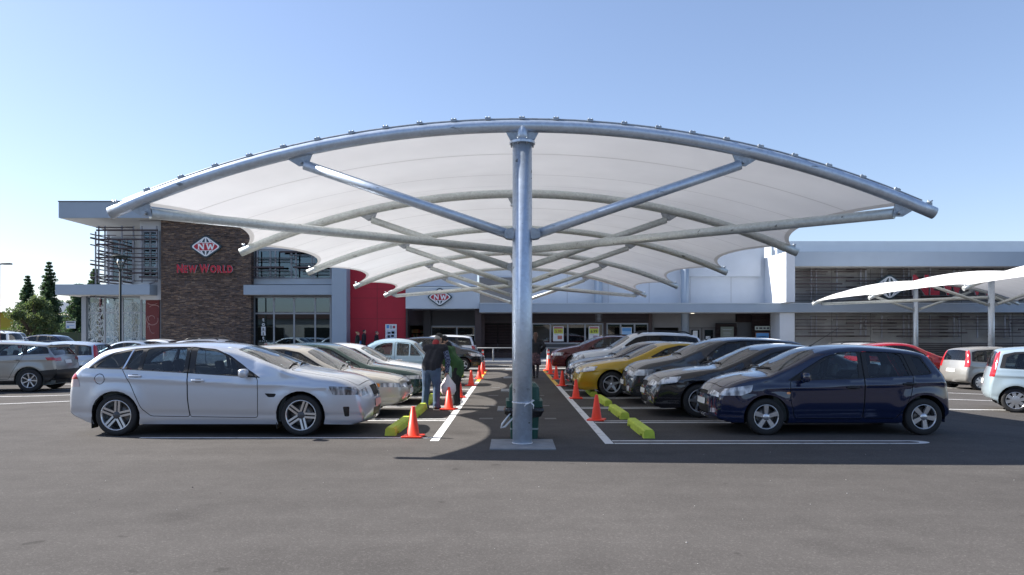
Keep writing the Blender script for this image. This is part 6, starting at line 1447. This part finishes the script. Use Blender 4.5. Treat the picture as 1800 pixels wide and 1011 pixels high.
person((.855, 27.4, 0), R_(-4), 'woman with long brown hair, black top and patterned skirt walking away behind the column', 1.66, lean=(0,.02), feet=((-.06,.20,.0),(.07,-.24,.05)), hands=[(-.22,.10,.86),(.20,.16,1.02)], elbows=[(-.5,-.9,0),(.8,-.7,0)],
    cl=dict(skirt=checkskirt(), tights=M_tights, coat=M_blk, hem=.86), hair=('long', M_hairb), vox=.016)
def paper(x, y, z):
    m = MB(); m.add([(0,0,0),(.16,.03,.05),(.20,.06,.21),(.03,.02,.17),(.09,.0,.11)], [(0,1,4),(1,2,4),(2,3,4),(3,0,4)]); tag(m.build('paper_sheet', M_pw, None, (x, y, z)), 'crumpled white paper held by the walking woman', 'paper')
paper(1.02, 27.5, 1.08)
G3 = 'people walking along the red wall'
for (px, d, rz, lb, H, cl_, hr_) in ((627.5, 45.1, -88, 'person with a blonde bun and dark green coat walking at the red wall', 1.62, dict(trousers=M_jeandk, coat=cloth('coat_dkgreen', (.012,.02,.018)), hem=.75), ('bun', M_hairbl)),
        (639, 45.7, -90, 'tall person with short black hair and dark coat walking at the red wall', 1.75, dict(trousers=M_jeandk, coat=cloth('coat_grey', (.03,.03,.035)), hem=.72), ('short', M_hairk)),
        (661, 45.3, -90, 'person with short brown grey hair and black jacket walking nearest the notice board', 1.66, dict(trousers=M_jean, coat=M_blk, hem=.80), ('short', mat('hair_greybrown', (.12,.09,.07), .5)))):
    person((wx(px, d), d, .128), R_(rz), lb, H, lean=(0,.03), feet=((-.07,.22),(.08,-.20,.04)), cl=cl_, hair=hr_, vox=.02, group=G3)
# shopping bag in the man's hand
Wm = Matrix.Translation(man.location) @ Matrix.Rotation(R_(-18), 4, 'Z'); hp_ = Wm @ mh[1]
bgm = MB(); r = random.Random(9); rows = []
for z, rx, ry in ((-.02,.018,.016),(-.08,.05,.04),(-.16,.11,.075),(-.26,.155,.10),(-.37,.165,.11),(-.45,.13,.09),(-.47,.05,.04)):
    rows.append([(rx*(1+r.uniform(-.13,.13))*math.cos(2*PI*k/18)+.03*(-z), ry*(1+r.uniform(-.13,.13))*math.sin(2*PI*k/18), z+r.uniform(-.012,.012)) for k in range(18)])
vs = [p for q in rows for p in q]; fs = [(i*18+k, (i+1)*18+k, (i+1)*18+(k+1)%18, i*18+(k+1)%18) for i in range(6) for k in range(18)]+[tuple(range(6*18, 7*18))[::-1]]
bgm.add(vs, fs, 0, True)
def bagmat():
    m = mat('bag_plastic', (.72,.66,.67), .35, bump=.7, bscale=14); b = m.node_tree.nodes['Principled BSDF']; b.inputs['Subsurface Weight'].default_value = .15; return m
tag(bgm.build('shopping_bag', bagmat(), None, (hp_.x+.02, hp_.y, hp_.z-.03)), 'full white plastic shopping bag hanging from the hand of the man', 'bag')
# ------------------------------------------------------------------ cars, where they stand
def place(name, spec, nose, y, d, pm, label, cat='car', detail=1, rz=0., group=None, z=0, **ov):
    """nose: x of the nose tip; d: +1 nose to the right, -1 nose to the left"""
    h = (0 if d > 0 else PI)+R_(rz); o, L = car(name, spec, (0, y, z), h, pm, label, cat, detail, group, **ov); o.location.x = nose-d*math.cos(R_(rz))*L/2; o.location.z = gz(o.location.x, y) if abs(o.location.x) > 7.5 else z; return o
GL, GR, GA, GB = 'cars nosed in along the left row', 'cars nosed in along the right row', 'cars parked far left', 'cars parked far right'
P_silver = paint('silver', (.53,.565,.625), .6, .36); P_navy = paint('navy', (.003,.010,.042), .1, .12); P_beige = paint('beige', (.50,.46,.39), .35); P_dkgreen = paint('dark_green', (.012,.045,.036), .3, .25); P_white = paint('white', (.72,.73,.74), 0., .3)
P_blue = paint('pale_blue', (.26,.38,.47), 0., .3); P_black = paint('black', (.010,.011,.016), .2, .18); P_grey = paint('dark_grey', (.035,.038,.045), .4, .25); P_gold = paint('gold_yellow', (.46,.29,.008), .25, .3); P_dkblue = paint('midnight', (.010,.012,.035), .3, .2)
P_maroon = paint('maroon', (.085,.008,.012), .35, .25); P_red = paint('red', (.42,.008,.014), .1, .25); P_warm = paint('warm_silver', (.32,.315,.295), .5, .3); P_ice = paint('ice_blue', (.42,.52,.57), .35, .3); P_silverb = paint('silver_blue', (.40,.47,.56), .4, .3)
place('silver_wagon', ESTATE, -2.27, 12.78, 1, P_silver, 'silver station wagon closest on the left, with alloy wheels', 'car', 0, group=GL, cap=(4.21,.90,.085), brite=[[(3.835,1.06),(3.862,1.06),(3.752,1.352),(3.727,1.356)]])
place('beige_sedan', SEDAN90, -2.05, 15.35, 1, P_beige, 'beige older sedan parked right behind the silver wagon', 'car', 0, group=GL)
place('green_sedan', SEDAN90, -1.95, 17.95, 1, P_dkgreen, 'dark green older sedan parked behind the beige one', 'car', 1, group=GL, sx=1.06, sz=1.01, dlo=SEDAN90['dlo'])
place('white_coupe', SEDAN90, -2.0, 20.5, 1, P_white, 'white low sedan between the dark green and the light blue cars', 'car', 1, group=GL, sz=.98, sx=1.02)
place('vintage_saloon', VINTAGE, -1.62, 24.2, 1, P_blue, 'light blue vintage saloon with rounded roof, behind the couple', 'car', 1, group=GL, sz=.985)
place('black_hatchback', HATCH, -1.22, 33.3, 1, P_black, 'black hatchback farther along the left row, behind the vintage saloon', 'car', 1, group=GL, rim='star5', sx=1.08, aerial=None, sz=1.03)
place('white_hatchback', SUV, -6.05, 38.2, -1, P_white, 'white tall hatchback with red tail lights facing left, before the entrance', 'car', 1, group=GL, sz=.93, sx=.96, glass=M_glassdk, rails=None)
place('navy_hatchback', HATCH, 3.20, 12.75, -1, P_navy, 'navy blue hatchback closest on the right with five spoke wheels', 'car', 0, group=GR, sz=.985)
place('black_sedan', SEDAN, 2.66, 15.35, -1, P_black, 'glossy black sedan parked right behind the navy hatchback', 'car', 0, group=GR, sz=.97)
place('grey_wagon', ESTATE, 2.62, 17.95, -1, P_grey, 'dark grey wagon with round fog lights beside the black sedan', 'car', 1, group=GR, sz=1.04, sx=.94, vent=None, rim='star5', plate_mat=M_plate, clad=None, head_mat=M_head, aerial=(2.1, R_(40), .5), front=[('mesh',.60,.72,-.38,.38),('headf',.655,.765,.55,1.08),('plate',.42,.52,-.33,.33),('mesh',.26,.38,-.55,.55),('fog',.28,.40,.66,.86)])
place('yellow_sedan', SEDAN, 1.60, 20.15, -1, P_gold, 'mustard yellow sedan with five spoke alloy wheels in the right row', 'car', 0, group=GR, sz=.965)
place('blue_sedan', SEDAN, 1.62, 22.85, -1, P_dkblue, 'dark blue sedan between the yellow sedan and the white four wheel drive', 'car', 1, group=GR, sz=.96)
place('white_four_wheel_drive', SUV, 1.98, 25.6, -1, P_white, 'white four wheel drive with black roof rails in the right row', 'car', 1, group=GR, glass=M_glassdk, sz=.98)
place('maroon_wagon', ESTATE, 1.68, 34.0, -1, P_maroon, 'maroon wagon last in the right row, nearest the shop', 'car', 1, group=GR, sz=1.05, sx=.98, vent=None, rim='star5', clad=None, head_mat=M_head, plate_mat=M_plate, rails=(2.4,4.0))
# far right
place('red_hatchback', HATCH, 17.95, 30.6, 1, P_red, 'bright red hatchback behind the navy hatchback, nose to the right', 'car', 1, group=GB, sx=1.12, sz=1.12, aerial=None, rim='star5', glass=M_glass)
place('grey_hatchback', TALL, 19.45, 27.4, 1, P_warm, 'silver grey tall hatchback with long upright red tail lights', 'car', 1, group=GB, rz=7)
o = place('ice_blue_hatchback', TALL, 13.2, 16.9, 1, P_ice, 'ice blue hatchback cut off at the right edge of the picture', 'car', 0, group=GB, sx=1.04, sz=1.0, rz=-27); o.location.x = 13.15; o.location.y = 17.5; o.location.z = -.21
place('white_van', SUV, 18.7, 34.5, 1, P_white, 'white tall car of which only the roof shows behind the navy hatchback', 'car', 2, group=GB, sz=.93)
place('dark_wagon', ESTATE, 26.2, 29.5, 1, P_dkblue, 'dark wagon with roof rails behind the ice blue hatchback', 'car', 2, group=GB, sz=1.10, rails=(2.4,4.0))
# far left
o = place('beige_off_roader', EVOQUE, -18.65, 24.2, -1, P_warm, 'pale beige off roader with black lower bumper at the left edge', 'car', 0, group=GA, rz=8); 
place('silver_blue_hatchback', TALL, -19.6, 29.2, -1, P_silverb, 'silver blue hatchback with dark rear window just beyond the beige off roader', 'car', 1, group=GA, sx=1.10)
place('pale_sedan', SEDAN90, -19.5, 33.6, -1, P_silverb, 'pale blue silver sedan roof between the hatchback and the wagon', 'car', 1, group=GA, sz=1.10, sx=1.05)
place('white_sedan', SEDAN, -13.9, 35.8, 1, P_white, 'white car whose curved roof shows over the roof of the silver wagon', 'car', 1, group=GA, sz=1.06, aerial=(3.4, R_(45), .5))
place('silver_rail_wagon', ESTATE, -10.4, 33.5, 1, P_silver, 'silver wagon with dark roof rails peeping over the silver wagon roof', 'car', 1, group=GA, sz=1.06, rails=(2.4,3.9), vent=None)
place('white_low_car', SEDAN, -31.6, 40.5, -1, P_white, 'white sedan beyond the silver blue hatchback, with red tail light', 'car', 2, group=GA, sz=1.02)
place('white_wagon', ESTATE, -32.5, 34.0, -1, P_silverb, 'pale blue wagon roof low at the far left', 'car', 2, group=GA, sz=1.05)
place('silver_pickup', SUV, -37.2, 50.0, -1, P_white, 'white four wheel drive with dark side windows at far left', 'car', 2, group=GA, glass=M_glassdk, sz=1.08)
place('dark_car', ESTATE, -38.5, 57.5, -1, P_dkblue, 'dark blue car between the pale cars at far left', 'car', 2, group=GA, sz=1.08)
place('white_rear_car', SEDAN90, -36.2, 54.0, -1, P_white, 'small white sedan facing away near the green skip', 'car', 2, group=GA, rz=-75, sz=1.05)
place('white_edge_van', SUV, -46.0, 64.0, -1, P_white, 'white high car at the far left edge under the red pole', 'car', 2, group=GA, sz=1.1)
